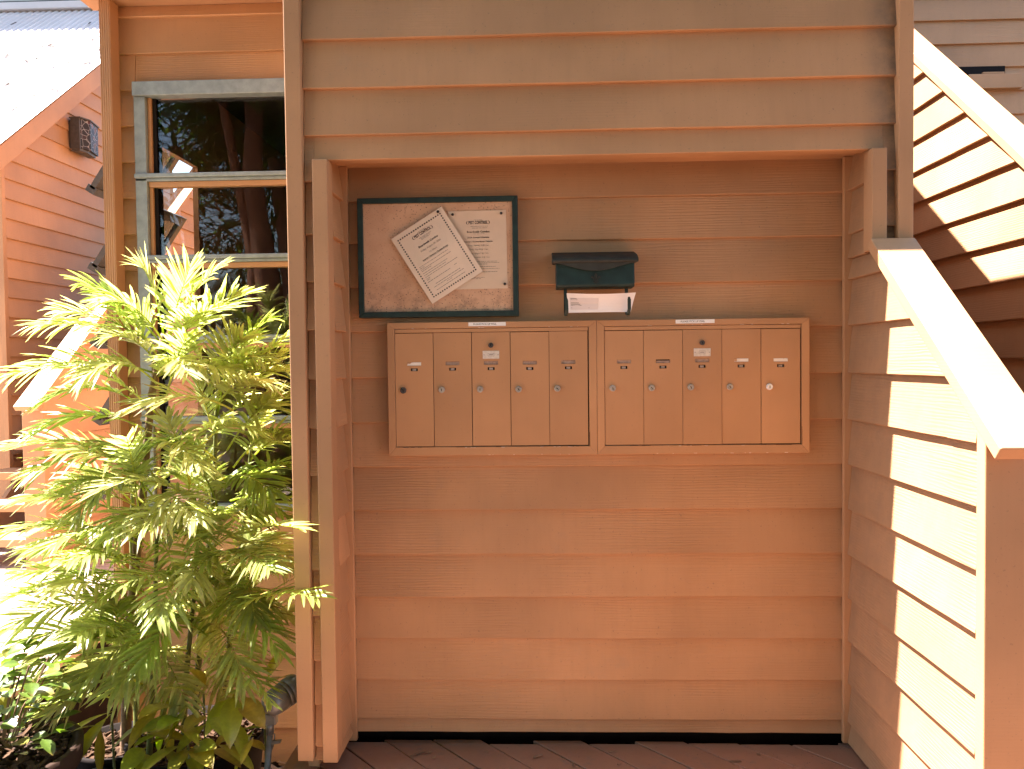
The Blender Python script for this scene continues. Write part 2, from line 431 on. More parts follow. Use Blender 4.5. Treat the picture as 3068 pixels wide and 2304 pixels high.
# the shell of the alcove block
boxo('side_wall', M_trim, bld, -.812, -.775, FY+.031, 3.545, -.5, 3.035)
boxo('inner_wall', M_room, bld, -.770, 1.16, 2.846, 2.87, .06, 2.95)
boxo('inner_wall', M_room, bld, -.745, -.724, 2.665, 2.84, .05, 2.10)
boxo('flat_roof', M_trim, bld, -.829, 1.2, FY+.0, 3.60, 3.041, 3.075)
boxo('side_wall', M_trim, bld, 1.168, 1.205, FY+.031, 8.2, .9, 3.04)
# foundation behind the alcove, near-black so the gap below the boards reads as shade
boxo('foundation_wall', M_found, bld, -.80, 1.16, 2.90, 2.95, -.52, .08)

# window bay, 0.95 m behind the alcove front
BY = 3.568
BL = [-.452 + .1634*i for i in range(23)]
WX0, WX1, WZ0, WZ1 = -1.822, -.86, .70, 2.682
for a, b in zip(BL, BL[1:]):
    if a > 3.03: break
    b = min(b, 3.034)
    if b <= WZ0 or a >= WZ1: lap(bld, FR_Y(BY), -1.902, -.815, a, b, ov=.01 if b < 3.03 else 0)
    else:
        lap(bld, FR_Y(BY), -1.902, WX0, a, b)
        if a < WZ0 < b: lap(bld, FR_Y(BY), WX0+.002, -.815, a, WZ0, ov=0)
        if a < WZ1 < b: lap(bld, FR_Y(BY), WX0+.002, -.815, a, b, zlo=WZ1)
boxo('foundation_wall', M_found, bld, -1.90, -.83, BY+.02, BY+.10, -.55, -.45)
boxo('corner_trim', M_trim, bld, -1.928, -1.9025, BY-.020, BY+.03, -.45, 3.034, .003)
# soffit, fascia and main roof that climbs towards the back
boxo('soffit', M_soffit, bld, -2.03, -.831, 3.40, BY+.03, 3.036, 3.05)
boxo('fascia', M_trim, bld, -2.03, -.831, 3.375, 3.399, 3.02, 3.12, .002)
boxo('eave', M_roof, bld, -2.04, -.831, 3.37, BY, 3.121, 3.135)
rf = lambda y: 3.05+.82*(y-3.57)
P = [(3.571, rf(3.571)-.012), (8.2, rf(8.2)-.05), (8.2, rf(8.2)), (3.571, rf(3.571))]
MB().prism(P, lambda p, q, t: (t, p, q), -2.04, 1.205).build('roof', M_roof, bld)
boxo('rear_wall', M_trim, bld, -1.92, 1.2, 8.15, 8.2, -.5, 6.95)
# left side wall with openings for the awning windows
SX = -1.915
boxo('side_wall', M_trim, bld, SX, SX+.03, BY+.03, 3.78, -.5, 3.05)
boxo('side_wall', M_trim, bld, SX, SX+.03, 4.345, 8.15, -.5, 3.05)
boxo('side_wall', M_trim, bld, SX, SX+.03, 3.78, 4.344, 2.50, 3.05)
boxo('side_wall', M_trim, bld, SX, SX+.03, 3.78, 4.344, -.5, .55)
boxo('gable_wall', M_trim, bld, SX, SX+.03, 5.2, 8.15, 3.05, 4.55)
# interior shell so the panes look into a dim room
boxo('inner_wall', M_room, bld, -1.88, -.82, 6.0, 6.05, -.4, 3.0)
boxo('inner_floor', M_room, bld, -1.88, -.82, BY+.05, 6.0, -.30, -.25)
boxo('inner_ceiling', M_room, bld, -1.88, -.82, BY+.05, 6.0, 2.95, 3.0)
boxo('inner_wall', M_room, bld, -.86, -.82, BY+.05, 6.0, -.25, 2.95)
# the tall window
win = MB()
win.box(WX0, WX1, 3.520, BY+.03, 2.618, WZ1).build('window', M_alu, bld, .004)
winp = bld.children[-1]
def wpart(name, mat, *b, bevel=.003):
    o = MB().box(*b).build(name, mat, None, bevel); o.parent = winp
    return o
# children of the window are meshes at the origin: keep their world place
wpart('jamb', M_alu, WX0, WX0+.054, 3.534, BY+.03, WZ0+.02, 2.6175)
wpart('inner_jamb', M_trim, WX0+.0545, WX0+.071, 3.552, BY+.05, WZ0+.02, 2.6175)
wpart('black_gap_strip', M_black, WX0+.0715, WX0+.088, 3.566, BY+.05, WZ0+.02, 2.6175, bevel=0)  # black strip standing in for the dark gap beside the panes
RZ = [2.617, 2.252, 1.882, 1.515, 1.145, .740]
for z in RZ[1:]:
    wpart('rail', M_alu, WX0, WX1, 3.522, BY+.02, z-.002, z+.018, bevel=.004)
    wpart('rail_lip', M_alu, WX0, WX1, 3.534, BY+.02, z-.016, z-.0022, bevel=.003)
    wpart('sill_board', M_trim, WX0+.056, WX1, 3.545, BY+.02, z-.040, z-.0165, bevel=.002)
for a, b in zip(RZ[1:], RZ): wpart('pane', M_glass, WX0+.072, WX1, 3.575, 3.580, a+.0185, b-.041 if b < 2.6 else b-.0005, bevel=0)
# downspout at the bay's corner: ribbed front
prof = []
dx0, dx1, dy0, dy1 = -1.940, -1.890, 3.478, 3.552
n = 5; w = (dx1-dx0)/n
pts = [(dx0, dy1), (dx0, dy0+.004)]
for i in range(n):
    a = dx0 + i*w
    pts += [(a+.12*w, dy0), (a+.42*w, dy0), (a+.55*w, dy0+.0022), (a+.85*w, dy0+.0022)]
pts += [(dx1, dy0+.004), (dx1, dy1)]
MB().prism(pts, lambda p, q, t: (p, q, t), -.45, 3.034).build('downspout', M_trim, bld)
# awning sashes hinged on the side wall, swung outward
def sash(zb):
    f = MB(); x_t, x_b = -1.945, -2.165; zt = zb+.33
    y0, y1 = 3.80, 4.33
    dx = x_b-x_t; dz = zb-zt; L = math.hypot(dx, dz); nx, nz = -dz/L, dx/L
    def F(s, d, y): return (x_t+dx*s+nx*d*-1, y, zt+dz*s+nz*d*-1)
    def bar(s0, s1, ya, yb, d0=0, d1=.028):
        f.add([F(s0, d0, ya), F(s1, d0, ya), F(s1, d0, yb), F(s0, d0, yb), F(s0, d1, ya), F(s1, d1, ya), F(s1, d1, yb), F(s0, d1, yb)],
              [(0,1,2,3),(7,6,5,4),(0,4,5,1),(1,5,6,2),(2,6,7,3),(3,7,4,0)])
    bar(0, 1, y0, y0+.045); bar(0, 1, y1-.045, y1); bar(0, .12, y0+.045, y1-.045); bar(.88, 1, y0+.045, y1-.045); bar(.97, 1.06, y0, y1, -.01, .04)
    o = f.build('awning_sash', M_bronze, bld)
    g = MB(); f2 = f; 
    g.add([F(.12, .012, y0+.045), F(.88, .012, y0+.045), F(.88, .012, y1-.045), F(.12, .012, y1-.045), F(.12, .016, y0+.045), F(.88, .016, y0+.045), F(.88, .016, y1-.045), F(.12, .016, y1-.045)],
          [(0,1,2,3),(7,6,5,4),(0,4,5,1),(1,5,6,2),(2,6,7,3),(3,7,4,0)])
    p = g.build('pane', M_glass, None); p.parent = o
for zb in (2.262, 1.880, 1.510, 1.130, .755): sash(zb)

# ------------------------------------------------------------------ STAIR WALL beside the alcove (right)
XR = 1.110
slope = .831; ang = math.atan(slope)
capz = lambda y: 1.185 + slope*(y-1.860)               # top surface of the near cap, at its left edge
under = lambda y: capz(y) - .0505
sw = empty('stair_railing_wall', (1.15, 2.3, 0), 'clapboard stair wall with a sunlit sloping cap right of the mailboxes', 'railing wall')
RL = [.020]+LZ[:11]+[1.745]
for a, b in zip(RL, RL[1:]):
    if b > 1.7: lap(sw, FR_mX(XR), 2.10, 2.805, a, b, t=.0178, top=lambda y: min(under(y) if y < 2.57 else 9, 1.744))
    else: lap(sw, FR_mX(XR), 1.991, 2.805, a, b, t=.0178, top=lambda y: under(y) if y < 2.57 else 9)
def wedge(mb, xa, xb, y0, y1, z0, zt): # vertical board cut to the slope
    P = [(y0, z0), (y1, z0), (y1, zt(y1)), (y0, zt(y0))]
    return mb.prism(P, lambda p, q, t: (t, p, q), xa, xb)
wedge(MB(), 1.091, 1.2005, 1.951, 1.9895, .004, lambda y: under(y)-.001).build('newel_board', M_trim, sw, .003)
wedge(MB(), 1.110, 1.20, 1.9905, 3.2, .004, lambda y: min(under(y)-.002, 2.6) if y < 2.58 else 1.70).build('wall_core', M_trim, sw)
def cap(parent, x0, x1, ya, zfun, yb, th=.039, name='cap'):
    ca, sa = math.cos(ang), math.sin(ang)
    za, zb = zfun(ya), zfun(yb)
    P = [(ya, za), (yb, zb), (yb + th*sa, zb - th*ca), (ya + th*sa, za - th*ca)]
    return MB().prism(P, lambda p, q, t: (t, p, q), x0, x1).build(name, M_trim, parent, .004, 3)
cap(sw, 1.075, 1.217, 1.858, capz, 2.580)

# far stair wall
fw = empty('stair_railing_wall', (2.0, 3.6, 0), 'sunlit far stair wall with a white-lit cap and shadowed lower boards', 'railing wall')
X2 = 1.992
cap2 = lambda y: 2.270 + slope*(y-3.34)
und2 = lambda y: cap2(y)-.0505
BZ = [.094+.1618*i for i in range(24)]
for a, b in zip(BZ, BZ[1:]):
    lap(fw, FR_mX(X2), 2.35, 5.55, a, b, t=.0210, top=und2, seg=.25)
cap(fw, X2-.028, X2+.115, 2.2, cap2, 5.5)
wedge(MB(), X2+.006, X2+.09, 2.35, 5.55, .0, lambda y: und2(y)-.003).build('wall_core', M_trim, fw)
# stair treads between the two walls
st = empty('staircase', (1.6, 3, 0), 'tan wooden stair flight between the two clapboard stair walls on the right', 'stairs')
for i in range(14):
    boxo('tread', M_deck, st, 1.212, X2-.016, 2.02+.235*i, 2.31+.235*i, .155+.195*i, .195+.195*i, .003)

# rear wall beyond the stairs
rw = empty('rear_wall_building', (3, 5.7, 0), 'shaded clapboard wall with a small box vent behind the right stairs', 'building')
RZ0 = [3.715-.162*i for i in range(23, -1, -1)] + [3.877, 4.039, 4.20, 4.363, 4.525, 4.69, 4.85]
for a, b in zip(RZ0, RZ0[1:]): lap(rw, FR_Y(5.60), 1.25, 5.4, a, b, t=.019, seg=.4)
boxo('wall_core', M_trim, rw, 1.25, 5.4, 5.61, 5.75, 0, 5.0)
vt = MB().box(2.98, 3.34, 5.552, 5.60, 3.235, 3.335).build('vent', M_trim, rw, .004)
o = MB().box(2.90, 3.238, 5.579, 5.598, 3.337, 3.395).build('vent_opening', M_black, None); o.parent = vt
o = MB().box(3.08, 3.225, 5.560, 5.588, 3.338, 3.350).build('vent_flap', M_trim, None, .002); o.parent = vt

# ------------------------------------------------------------------ NEIGHBOUR HOUSE (left)
nb = empty('neighbor_house', (-6, 7.5, 0), 'neighbouring tan clapboard house with a white corrugated roof at left', 'house')
NX = -4.3
rake = lambda y: 3.080 + .80*(y-6.22)
NB = [3.084+.1600*i for i in range(-20, 11)]
for a, b in zip(NB, NB[1:]): lap(nb, FR_pX(NX), 6.235, 9.2, a, b, t=.018, top=lambda y: rake(y), seg=.4)
boxo('corner_trim', M_trim, nb, NX-.02, NX+.018, 6.19, 6.234, -.1, 3.06, .003)
boxo('front_wall', M_trim, nb, -9.5, NX-.02, 6.20, 6.26, -.1, 3.06)
P = [(6.235, -.1), (9.2, -.1), (9.2, rake(9.2)), (6.235, rake(6.235))]
MB().prism(P, lambda p, q, t: (t, p, q), NX-.10, NX-.007).build('wall_core', M_trim, nb)
# fascia (barge board) along the rake
P = [(6.02, rake(6.02)-.015), (9.2, rake(9.2)-.015), (9.2, rake(9.2)+.175), (6.02, rake(6.02)+.175)]
MB().prism(P, lambda p, q, t: (t, p, q), NX+.055, NX+.10).build('barge_board', M_trim, nb, .004)
# corrugated roof sheet
m = MB(); nx = 560; x0, x1 = -9.6, NX+.115; ya, yb = 5.98, 8.99
vs = []
for i in range(nx+1):
    x = x1 + (x0-x1)*i/nx
    hgt = .0185*math.sin(2*math.pi*(x1-x)/.076)
    if x > x1-.06: hgt = .006
    for y in (ya, yb): vs.append((x, y, rake(y)+.195+hgt))
for i in range(nx+1):
    x = x1 + (x0-x1)*i/nx
    hgt = .0185*math.sin(2*math.pi*(x1-x)/.076)
    if x > x1-.06: hgt = .006
    for y in (ya, yb): vs.append((x, y, rake(y)+.190+hgt))
fs = []
o2 = 2*(nx+1)
for i in range(nx):
    a = 2*i
    fs += [(a, a+1, a+3, a+2), (o2+a+2, o2+a+3, o2+a+1, o2+a)]
    fs += [(a, a+2, o2+a+2, o2+a), (a+1, o2+a+1, o2+a+3, a+3)]
fs += [(0, o2, o2+1, 1), (2*nx, 2*nx+1, o2+2*nx+1, o2+2*nx)]
m.add(vs, fs).build('roof', M_roof, nb)
lm = MB()
for i in range(90):
    x = R.uniform(-6.2, NX+.05); y = R.uniform(6.2, 8.6) if i > 30 else R.uniform(7.0, 8.0); l = R.uniform(.02, .075); a = R.uniform(-.5, 1.2); w = R.uniform(.006, .013)
    c, s_ = math.cos(a), math.sin(a); q = []
    for u, v in ((-l, -w), (l, -w), (l*1.1, 0), (l, w), (-l, w)):
        dx, dy = u*s_-v*c, u*c+v*s_
        q.append((x+dx, y+dy, rake(y+dy)+.219+.004*R.random()))
    lm.add(q + [(p[0], p[1], p[2]+.004) for p in q], [(4,3,2,1,0),(5,6,7,8,9)]+[(k, (k+1) % 5, 5+(k+1) % 5, 5+k) for k in range(5)])
M_litter = plain('dry_leaf', (.022, .014, .009), .8, .5)
tag(lm.build('leaf_litter', M_litter), 'dry leaves scattered over the white corrugated roof', kind='stuff')
boxo('upper_wall', M_lav, nb, -9.6, NX+.2, 9.0, 9.1, 5.2, 7.2)
boxo('flashing', M_lav, nb, -9.6, NX+.2, 8.93, 8.995, 5.50, 5.585, .01)
boxo('flashing_groove', M_bronze, nb, -9.6, NX+.2, 8.975, 8.998, 5.590, 5.615)
boxo('upper_eave', M_lav, nb, -9.6, NX+.2, 8.52, 9.1, 6.62, 6.7)

# wall lantern with a leaded glass front
ln = empty('wall_lantern', (NX, 7.28, 3.37), 'dark wall lantern with leaded mosaic glass on the neighbouring house', 'lantern')
boxo('back_plate', M_bronze, ln, NX+.016, NX+.04, 7.13, 7.42, 3.40, 3.66, .004)
MB().prism([(NX+.04, 7.115), (NX+.125, 7.115), (NX+.125, 7.13), (NX+.04, 7.13)], lambda p, q, t: (p, q, t), 3.395, 3.675).build('side_plate', M_bronze, ln, .003)
MB().prism([(NX+.04, 7.131), (NX+.126, 7.131), (NX+.165, 7.22), (NX+.12, 7.43), (NX+.04, 7.43)], lambda p, q, t: (p, q, t), 3.40, 3.67).build('glass_body', M_mosaic, ln, .003)
MB().prism([(NX+.03, 7.11), (NX+.135, 7.11), (NX+.175, 7.22), (NX+.13, 7.44), (NX+.03, 7.44)], lambda p, q, t: (p, q, t), 3.671, 3.684).build('cap', M_bronze, ln, .003)
MB().prism([(NX+.04, 7.12), (NX+.12, 7.12), (NX+.14, 7.22), (NX+.11, 7.40), (NX+.04, 7.40)], lambda p, q, t: (p, q, t), 3.375, 3.399).build('base_plate', M_bronze, ln, .003)

# left stair: railing wall, cap and open treads
lw = empty('stair_railing_wall', (-3.42, 5.6, 0), 'stair wall with sunlit cap behind the palms at far left', 'railing wall')
cap3 = lambda y: 1.135 + .80*(y-5.10)
und3 = lambda y: cap3(y)-.049
LB = [-.06+.162*i for i in range(22)]
for a, b in zip(LB, LB[1:]): lap(lw, FR_pX(-3.372), 5.245, 8.0, a, b, t=.018, top=und3, seg=.4)
wedge(MB(), -3.502, -3.352, 5.195, 5.2445, .0, lambda y: und3(y)-.001).build('newel_board', M_trim, lw, .003)
wedge(MB(), -3.495, -3.379, 5.25, 8.0, .0, lambda y: und3(y)-.004).build('wall_core', M_trim, lw)
ca, sa = math.cos(math.atan(.8)), math.sin(math.atan(.8))
P = [(5.10, cap3(5.10)), (8.0, cap3(8.0)), (8.0+.04*sa, cap3(8.0)-.04*ca), (5.10+.04*sa, cap3(5.10)-.04*ca)]
MB().prism(P, lambda p, q, t: (t, p, q), -3.498, -3.336).build('cap', M_trim, lw, .004)
ls = empty('staircase', (-3.9, 5.6, 0), 'open tan wooden stair treads at the far left edge', 'stairs')
for i in range(10):
    boxo('tread', M_trim, ls, -4.22, -3.503, 5.30+.245*i, 5.585+.245*i, .145+.20*i, .20+.20*i, .003)
P = [(5.62, .02), (8.0, 1.96), (8.0, 1.7), (5.95, .02)]
MB().prism(P, lambda p, q, t: (t, p, q), -4.26, -4.225).build('stringer', M_trim, ls)

# ------------------------------------------------------------------ GROUND, DECK, WALKWAY
boxo('ground', M_dirt, None, -60, 60, -60, 60, -.62, -.52)
S_ = bpy.data.objects['ground']; tag(S_, 'bare brown earth around the decks and planting bed', None, None, 'structure')
deck = empty('deck', (0, 0, 0)); tag(deck, 'reddish brown deck of diagonal boards in front of the mailboxes', None, None, 'structure')
# diagonal planks, clipped to the deck rectangle
def clip_poly(P, inside, inter):
    out = []
    for i, p in enumerate(P):
        q = P[(i+1) % len(P)]
        if inside(p): out.append(p)
        if inside(p) != inside(q): out.append(inter(p, q))
    return out
def clip_rect(P, x0, x1, y0, y1):
    for ax, lim, sg in ((0, x0, 1), (0, x1, -1), (1, y0, 1), (1, y1, -1)):
        ins = lambda p: sg*(p[ax]-lim) >= 0
        def inter(p, q):
            t = (lim-p[ax])/(q[ax]-p[ax]); return (p[0]+(q[0]-p[0])*t, p[1]+(q[1]-p[1])*t)
        P = clip_poly(P, ins, inter)
        if not P: return P
    return P
d = Vector((.68, -.733)).normalized(); nn = Vector((-d.y, d.x)); pw = .1345
base = Vector((-.556, 2.822))
for k in range(-48, 36):
    a = base + nn*(k*pw+.0025); b = base + nn*((k+1)*pw-.0025)
    P = [a-d*12, a+d*12, b+d*12, b-d*12]
    P = [tuple(p) for p in P]
    P = clip_rect(P, -.90, 4.3, -4.2, 2.84+R.uniform(-.012, .022))
    if len(P) < 3: continue
    dz = R.uniform(-.002, .001)
    MB().prism(P[::1], lambda p, q, t: (p, q, t), -.036, dz).build('plank', M_deck, deck, .002, 1)
boxo('joist_skirt', M_found, deck, -.895, 4.2, -4.1, 2.80, -.5, -.045)
lm = MB()
for i in range(26):
    x = R.uniform(-.6, 1.0); y = R.uniform(2.35, 2.80); l = R.uniform(.006, .022); a = R.uniform(0, 6.28); w = R.uniform(.002, .005)
    c, s_ = math.cos(a), math.sin(a); q = []
    for u, v in ((-l, -w), (l, -w), (l*1.2, 0), (l, w), (-l, w)): q.append((x+u*c-v*s_, y+u*s_+v*c, .0025+R.uniform(0, .003)))
    lm.add(q + [(p[0], p[1], p[2]+.0015) for p in q], [(4,3,2,1,0),(5,6,7,8,9)]+[(k, (k+1) % 5, 5+(k+1) % 5, 5+k) for k in range(5)])
M_bits = plain('dry_bits', (.26, .16, .10), .9, .6)
tag(lm.build('leaf_litter', M_bits), 'small dry leaf bits on the deck boards below the mailboxes', kind='stuff')
walk = empty('walkway', (-3.4, 4.6, 0)); tag(walk, 'sunlit pale boardwalk beyond the palms at left', None, None, 'structure')
for i in range(56):  # foremost planks are added out of view to bounce sunlight onto the bay
    y = -1.762+.142*i
    boxo('plank', M_walk, walk, -6.5, -2.28, y, y+.136, -.03, R.uniform(-.002, .001), .002)
boxo('walk_skirt', M_found, walk, -6.4, -2.30, -1.7, 6.15, -.5, -.035)
# mulch bed
m = MB(); nx, ny = 46, 40; vs = []
for j in range(ny+1):
    for i in range(nx+1):
        x = -2.28+1.37*i/nx; y = 1.4+2.15*j/ny
        vs.append((x, y, -.475+.03*math.sin(x*9+1)*math.cos(y*7)+R.uniform(-.012, .012)))
fs = [(j*(nx+1)+i, j*(nx+1)+i+1, (j+1)*(nx+1)+i+1, (j+1)*(nx+1)+i) for j in range(ny) for i in range(nx)]
o = m.add(vs, fs).build('planting_bed_soil', M_ground, None); tag(o, 'dark mulch of the planting bed below the palms', None, None, 'structure')
m = MB()
for i in range(900):
    x, y = R.uniform(-2.25, -.93), R.uniform(2.2, 3.5); z = -.455+R.uniform(0, .03)
    a = R.uniform(0, 6.28); l = R.uniform(.02, .07); w = R.uniform(.004, .011); h = R.uniform(.002, .006); ti = R.uniform(-.4, .4)
    c, s_ = math.cos(a), math.sin(a)
    Q = [(-l, -w, -h), (l, -w, -h), (l, w, -h), (-l, w, -h), (-l, -w, h), (l, -w, h), (l, w, h), (-l, w, h)]
    m.add([(x+p[0]*c-p[1]*s_, y+p[0]*s_+p[1]*c, z+p[2]+p[0]*ti) for p in Q], [(0,3,2,1),(4,5,6,7),(0,1,5,4),(1,2,6,5),(2,3,7,6),(3,0,4,7)])
M_chip = plain('bark_chips', (.24, .17, .12), .85, .5, scale=18)
o = m.build('bark_chips', M_chip); tag(o, 'pale dry bark chips scattered over the planting bed', None, None, 'stuff')

# ------------------------------------------------------------------ MAILBOX CABINETS
YM = 2.787
def text(name, s, size, loc, mat, parent, w=None, bold=0.0, ux=Vector((1, 0, 0)), uy=Vector((0, 0, 1)), align='CENTER', keepy=False):
    cu = bpy.data.curves.new(name, 'FONT'); cu.body = s; cu.size = size; cu.align_x = align; cu.align_y = 'CENTER'; cu.offset = bold
    cu.resolution_u = 2; cu.extrude = 0.0001
    o = bpy.data.objects.new(name, cu); COL.objects.link(o)
    o.data.materials.append(mat)
    dg = bpy.context.evaluated_depsgraph_get(); me = bpy.data.meshes.new_from_object(o.evaluated_get(dg))
    xs = [v.co.x for v in me.vertices]
    if w and xs:
        k = w/(max(xs)-min(xs))
    else: k = 1.0
    un = ux.cross(uy)
    L = Vector(loc)
    for v in me.vertices:
        c = v.co.copy(); v.co = L + ux*(c.x*k) + uy*(c.y*(k if w and k < 1 and not keepy else 1.0)) + un*c.z
    me.name = name
    bpy.data.objects.remove(o)
    o = bpy.data.objects.new(name, me); COL.objects.link(o)
    if parent:
        if parent.type == 'EMPTY': attach(o, parent)
        else: o.parent = parent
    return o

def door(parent, x0, x1, z0, z1, y, names, seed):
    """front sheet with two pierced slots, returned edges"""
    zt = z1
    xc = (x0+x1)/2
    holes = [(xc-.025, xc+.025, zt-.115, zt-.1025), (xc-.0125, xc+.0125, zt-.1345, zt-.1245)]
    xs = sorted({x0, x1, *[h[0] for h in holes], *[h[1] for h in holes]}); zs = sorted({z0, z1, *[h[2] for h in holes], *[h[3] for h in holes]})
    m = MB(); idx = {}
    def vid(x, z, yy):
        k = (x, z, yy)
        if k not in idx: idx[k] = len(m.v); m.v.append((x, yy, z))
        return idx[k]
    yb = y+.012
    for xa, xb in zip(xs, xs[1:]):
        for za, zb in zip(zs, zs[1:]):
            if any(h[0]-1e-6 <= xa and xb <= h[1]+1e-6 and h[2]-1e-6 <= za and zb <= h[3]+1e-6 for h in holes): continue
            m.f.append((vid(xa, za, y), vid(xb, za, y), vid(xb, zb, y), vid(xa, zb, y)))
            m.f.append((vid(xa, zb, yb), vid(xb, zb, yb), vid(xb, za, yb), vid(xa, za, yb)))
    def rim(x0, x1, z0, z1, inner):
        cs = [(x0, z0), (x1, z0), (x1, z1), (x0, z1)]
        for i in range(4):
            (xa, za), (xb, zb) = cs[i], cs[(i+1) % 4]
            # split along existing break lines
            q = [(xa, za), (xb, zb)]
            if za == zb: mids = [(x, za) for x in (xs if xb > xa else xs[::-1]) if min(xa, xb)-1e-9 <= x <= max(xa, xb)+1e-9]
            else: mids = [(xa, z) for z in (zs if zb > za else zs[::-1]) if min(za, zb)-1e-9 <= z <= max(za, zb)+1e-9]
            for p, r in zip(mids, mids[1:]):
                f = (vid(*p, yb), vid(*r, yb), vid(*r, y), vid(*p, y))
                m.f.append(f if not inner else f[::-1])
    rim(x0, x1, z0, z1, False)
    for h in holes: rim(*h, True)
    o = m.build('mailbox_door', M_mail, parent)
    def sub(name, mat, b, bev=0):
        q = MB().box(*b).build(name, mat, None, bev); q.parent = o; return q
    h = holes[0]; kind, off = names
    sub('name_card', {0: M_card, 1: M_cardw, 2: M_card}[kind], (h[0]-.001+off, h[1]+.001+off*.4, y+(.0035 if kind != 1 else .0008), y+.0075, h[2]+.0005, h[3]-.0006 if kind != 2 else h[3]-.004))
    h = holes[1]
    sub('slot_back', M_black, (h[0]-.002, h[1]+.002, y+.0085, y+.011, h[2]-.002, h[3]+.002))
    sub('slot_tag', M_key, (h[0]+.005+off*.6, h[1]-.006+off*.6, y+.003, y+.008, h[2]+.001, h[3]-.0015))
    return o
def lock(dr, x, z, y, mat=None, r=.0108, dark=False, ang_=0.0):
    mt = mat or M_lock
    q = MB().lathe([(0, r*1.06), (.003, r*1.06), (.0035, r*.99), (.008, r*.96), (.0092, r*.85), (.0092, r*.62), (.0082, r*.60), (.0082, 0)], (x, y, z), (0, -1, 0), 24)
    o = q.build('lock', mt, None, smooth=False); o.parent = dr
    k = MB(); a = ang_
    c, s_ = math.cos(a), math.sin(a)
    for (px, pz, hw, hh) in ((0, 0, .0012, r*.42),):
        Q = [(-hw, -hh), (hw, -hh), (hw, hh), (-hw, hh)]
        k.prism([(px+u*c-v*s_, pz+u*s_+v*c) for u, v in Q], lambda p, q_, t: (x+p, t, z+q_), y-.0078, y-.00845)
    return o, k
def cabinet(x0, x1, seam, label, name_cards, labpos, dirs):
    zt, zb = 1.541, 1.065
    cb = empty('mailbox_cabinet', ((x0+x1)/2, 2.8, zb), label, 'mailbox bank', 'mailbox banks on the alcove wall')
    xl, xr = x0+.026, x1-.0275; zh, zf = 1.519, 1.0955
    # frame of four mitred sheet strips
    Yf, Yb = YM, 2.834
    def strip(P):
        MB().prism(P, lambda p, q, t: (p, t, q), Yb, Yf).build('frame_strip', M_mail, cb, .0012)
    g = .0002
    strip([(x0, zt), (x0, zb), (xl, zf-g), (xl, zh)][::-1])
    strip([(x1, zb), (x1, zt), (xr, zh), (xr, zf-g)][::-1])
    strip([(x0+g, zt), (xl+g, zh), (xr-g, zh), (x1-g, zt)][::-1])
    strip([(x0+g, zb), (x1-g, zb), (xr-g, zf), (xl+g, zf)][::-1])
    MB().box(xl, xr, YM+.016, YM+.022, zf, zh).build('cavity_back', M_black, cb)
    MB().box(xl+.0015, xr-.003, YM+.0015, YM+.014, 1.505, 1.5175).build('header_strip', M_mail, cb, .0008)
    w = (xr-xl-.004)/5
    for i in range(5):
        a = xl+.0015+i*w; b = a+w-R.uniform(.0014, .0026)
        dy = R.uniform(-.0012, .0012)
        z1 = 1.5030+R.uniform(-.0008, .0006); z0 = 1.0985+R.uniform(-.001, .001)
        d_ = door(cb, a, b, z0, z1, YM+.002+dy, name_cards[i], i)
        yy = YM+.002+dy
        lx = a+.0275; lz = z1-.203
        mt, ka = dirs[i]
        o, k = lock(d_, lx, lz, yy, mt, ang_=ka)
        kk = k.build('keyhole', M_black, None); kk.parent = d_
        # rust and grime ring is left to the paint material
        if i == 2:
            xc = (a+b)/2
            o, k = lock(d_, xc, z1-.0465, yy, M_lockdark, .0085)
            k.build('keyhole', M_black, None).parent = d_
            p = MB().box(xc-.0295, xc+.0295, yy-.0012, yy-.0001, z1-.094, z1-.066).build('maker_plate', M_plate, None, .0004); p.parent = d_
            rv = MB()
            for sx in (-1, 1): rv.lathe([(0, .0016), (.001, .0014), (.0014, 0)], (xc+sx*.025, yy-.0012, z1-.080), (0, -1, 0), 8)
            for u0, u1, v0, v1 in ((-.011, .011, .0045, .0052), (-.011, .011, -.0052, -.0045), (-.011, -.0103, -.0045, .0045), (.0103, .011, -.0045, .0045), (-.007, .007, -.0012, .0012)):
                rv.box(xc+u0, xc+u1, yy-.00145, yy-.00122, z1-.080+v0, z1-.080+v1)
            rv.build('plate_print', M_grey_ink, None).parent = d_
    ch = MB(); R2 = random.Random(int(x0*100)+3)
    for k in range(17):
        xx = R2.uniform(x0+.2, x1-.05); ll = R2.uniform(.002, .012); hh = R2.uniform(.0006, .0016)
        zz = R2.choice((zb+.0012, zb+.0016, zf-.0022)); ch.box(xx, xx+ll, YM-.0004, YM-.0001, zz, zz+hh)
    for k in range(8):
        xx = R2.uniform(xl+.05, xr-.02); ll = R2.uniform(.003, .014); ch.box(xx, xx+ll, YM-.0004, YM-.0001, zh+.0006, zh+.0006+R2.uniform(.0005, .0012))
    ch.build('paint_chips', M_cardp, cb)
    dk = MB()  # thin black marks along the lower frame lip and right corner
    for k in range(9):
        xx = R2.uniform(xl+.02, xr-.02); ll = R2.uniform(.008, .05); dk.box(xx, xx+ll, YM-.00035, YM-.0001, zf-.0012, zf-.0002)
    dk.box(xr+.0004, xr+.0016, YM-.00035, YM-.0001, zf+.001, zf+R2.uniform(.03, .07))
    dk.build('dark_line', M_black, cb)
    lb = MB().box(labpos[0], labpos[1], YM-.0007, YM-.0001, 1.5258, 1.5390).build('label_strip', M_label, cb)
    text('label_lettering', 'PLEASE PICK UP MAIL', .0088, ((labpos[0]*.56+labpos[1]*.44), YM-.00085, 1.5322), M_ink, lb, w=(labpos[1]-labpos[0])*.62)
    return cb
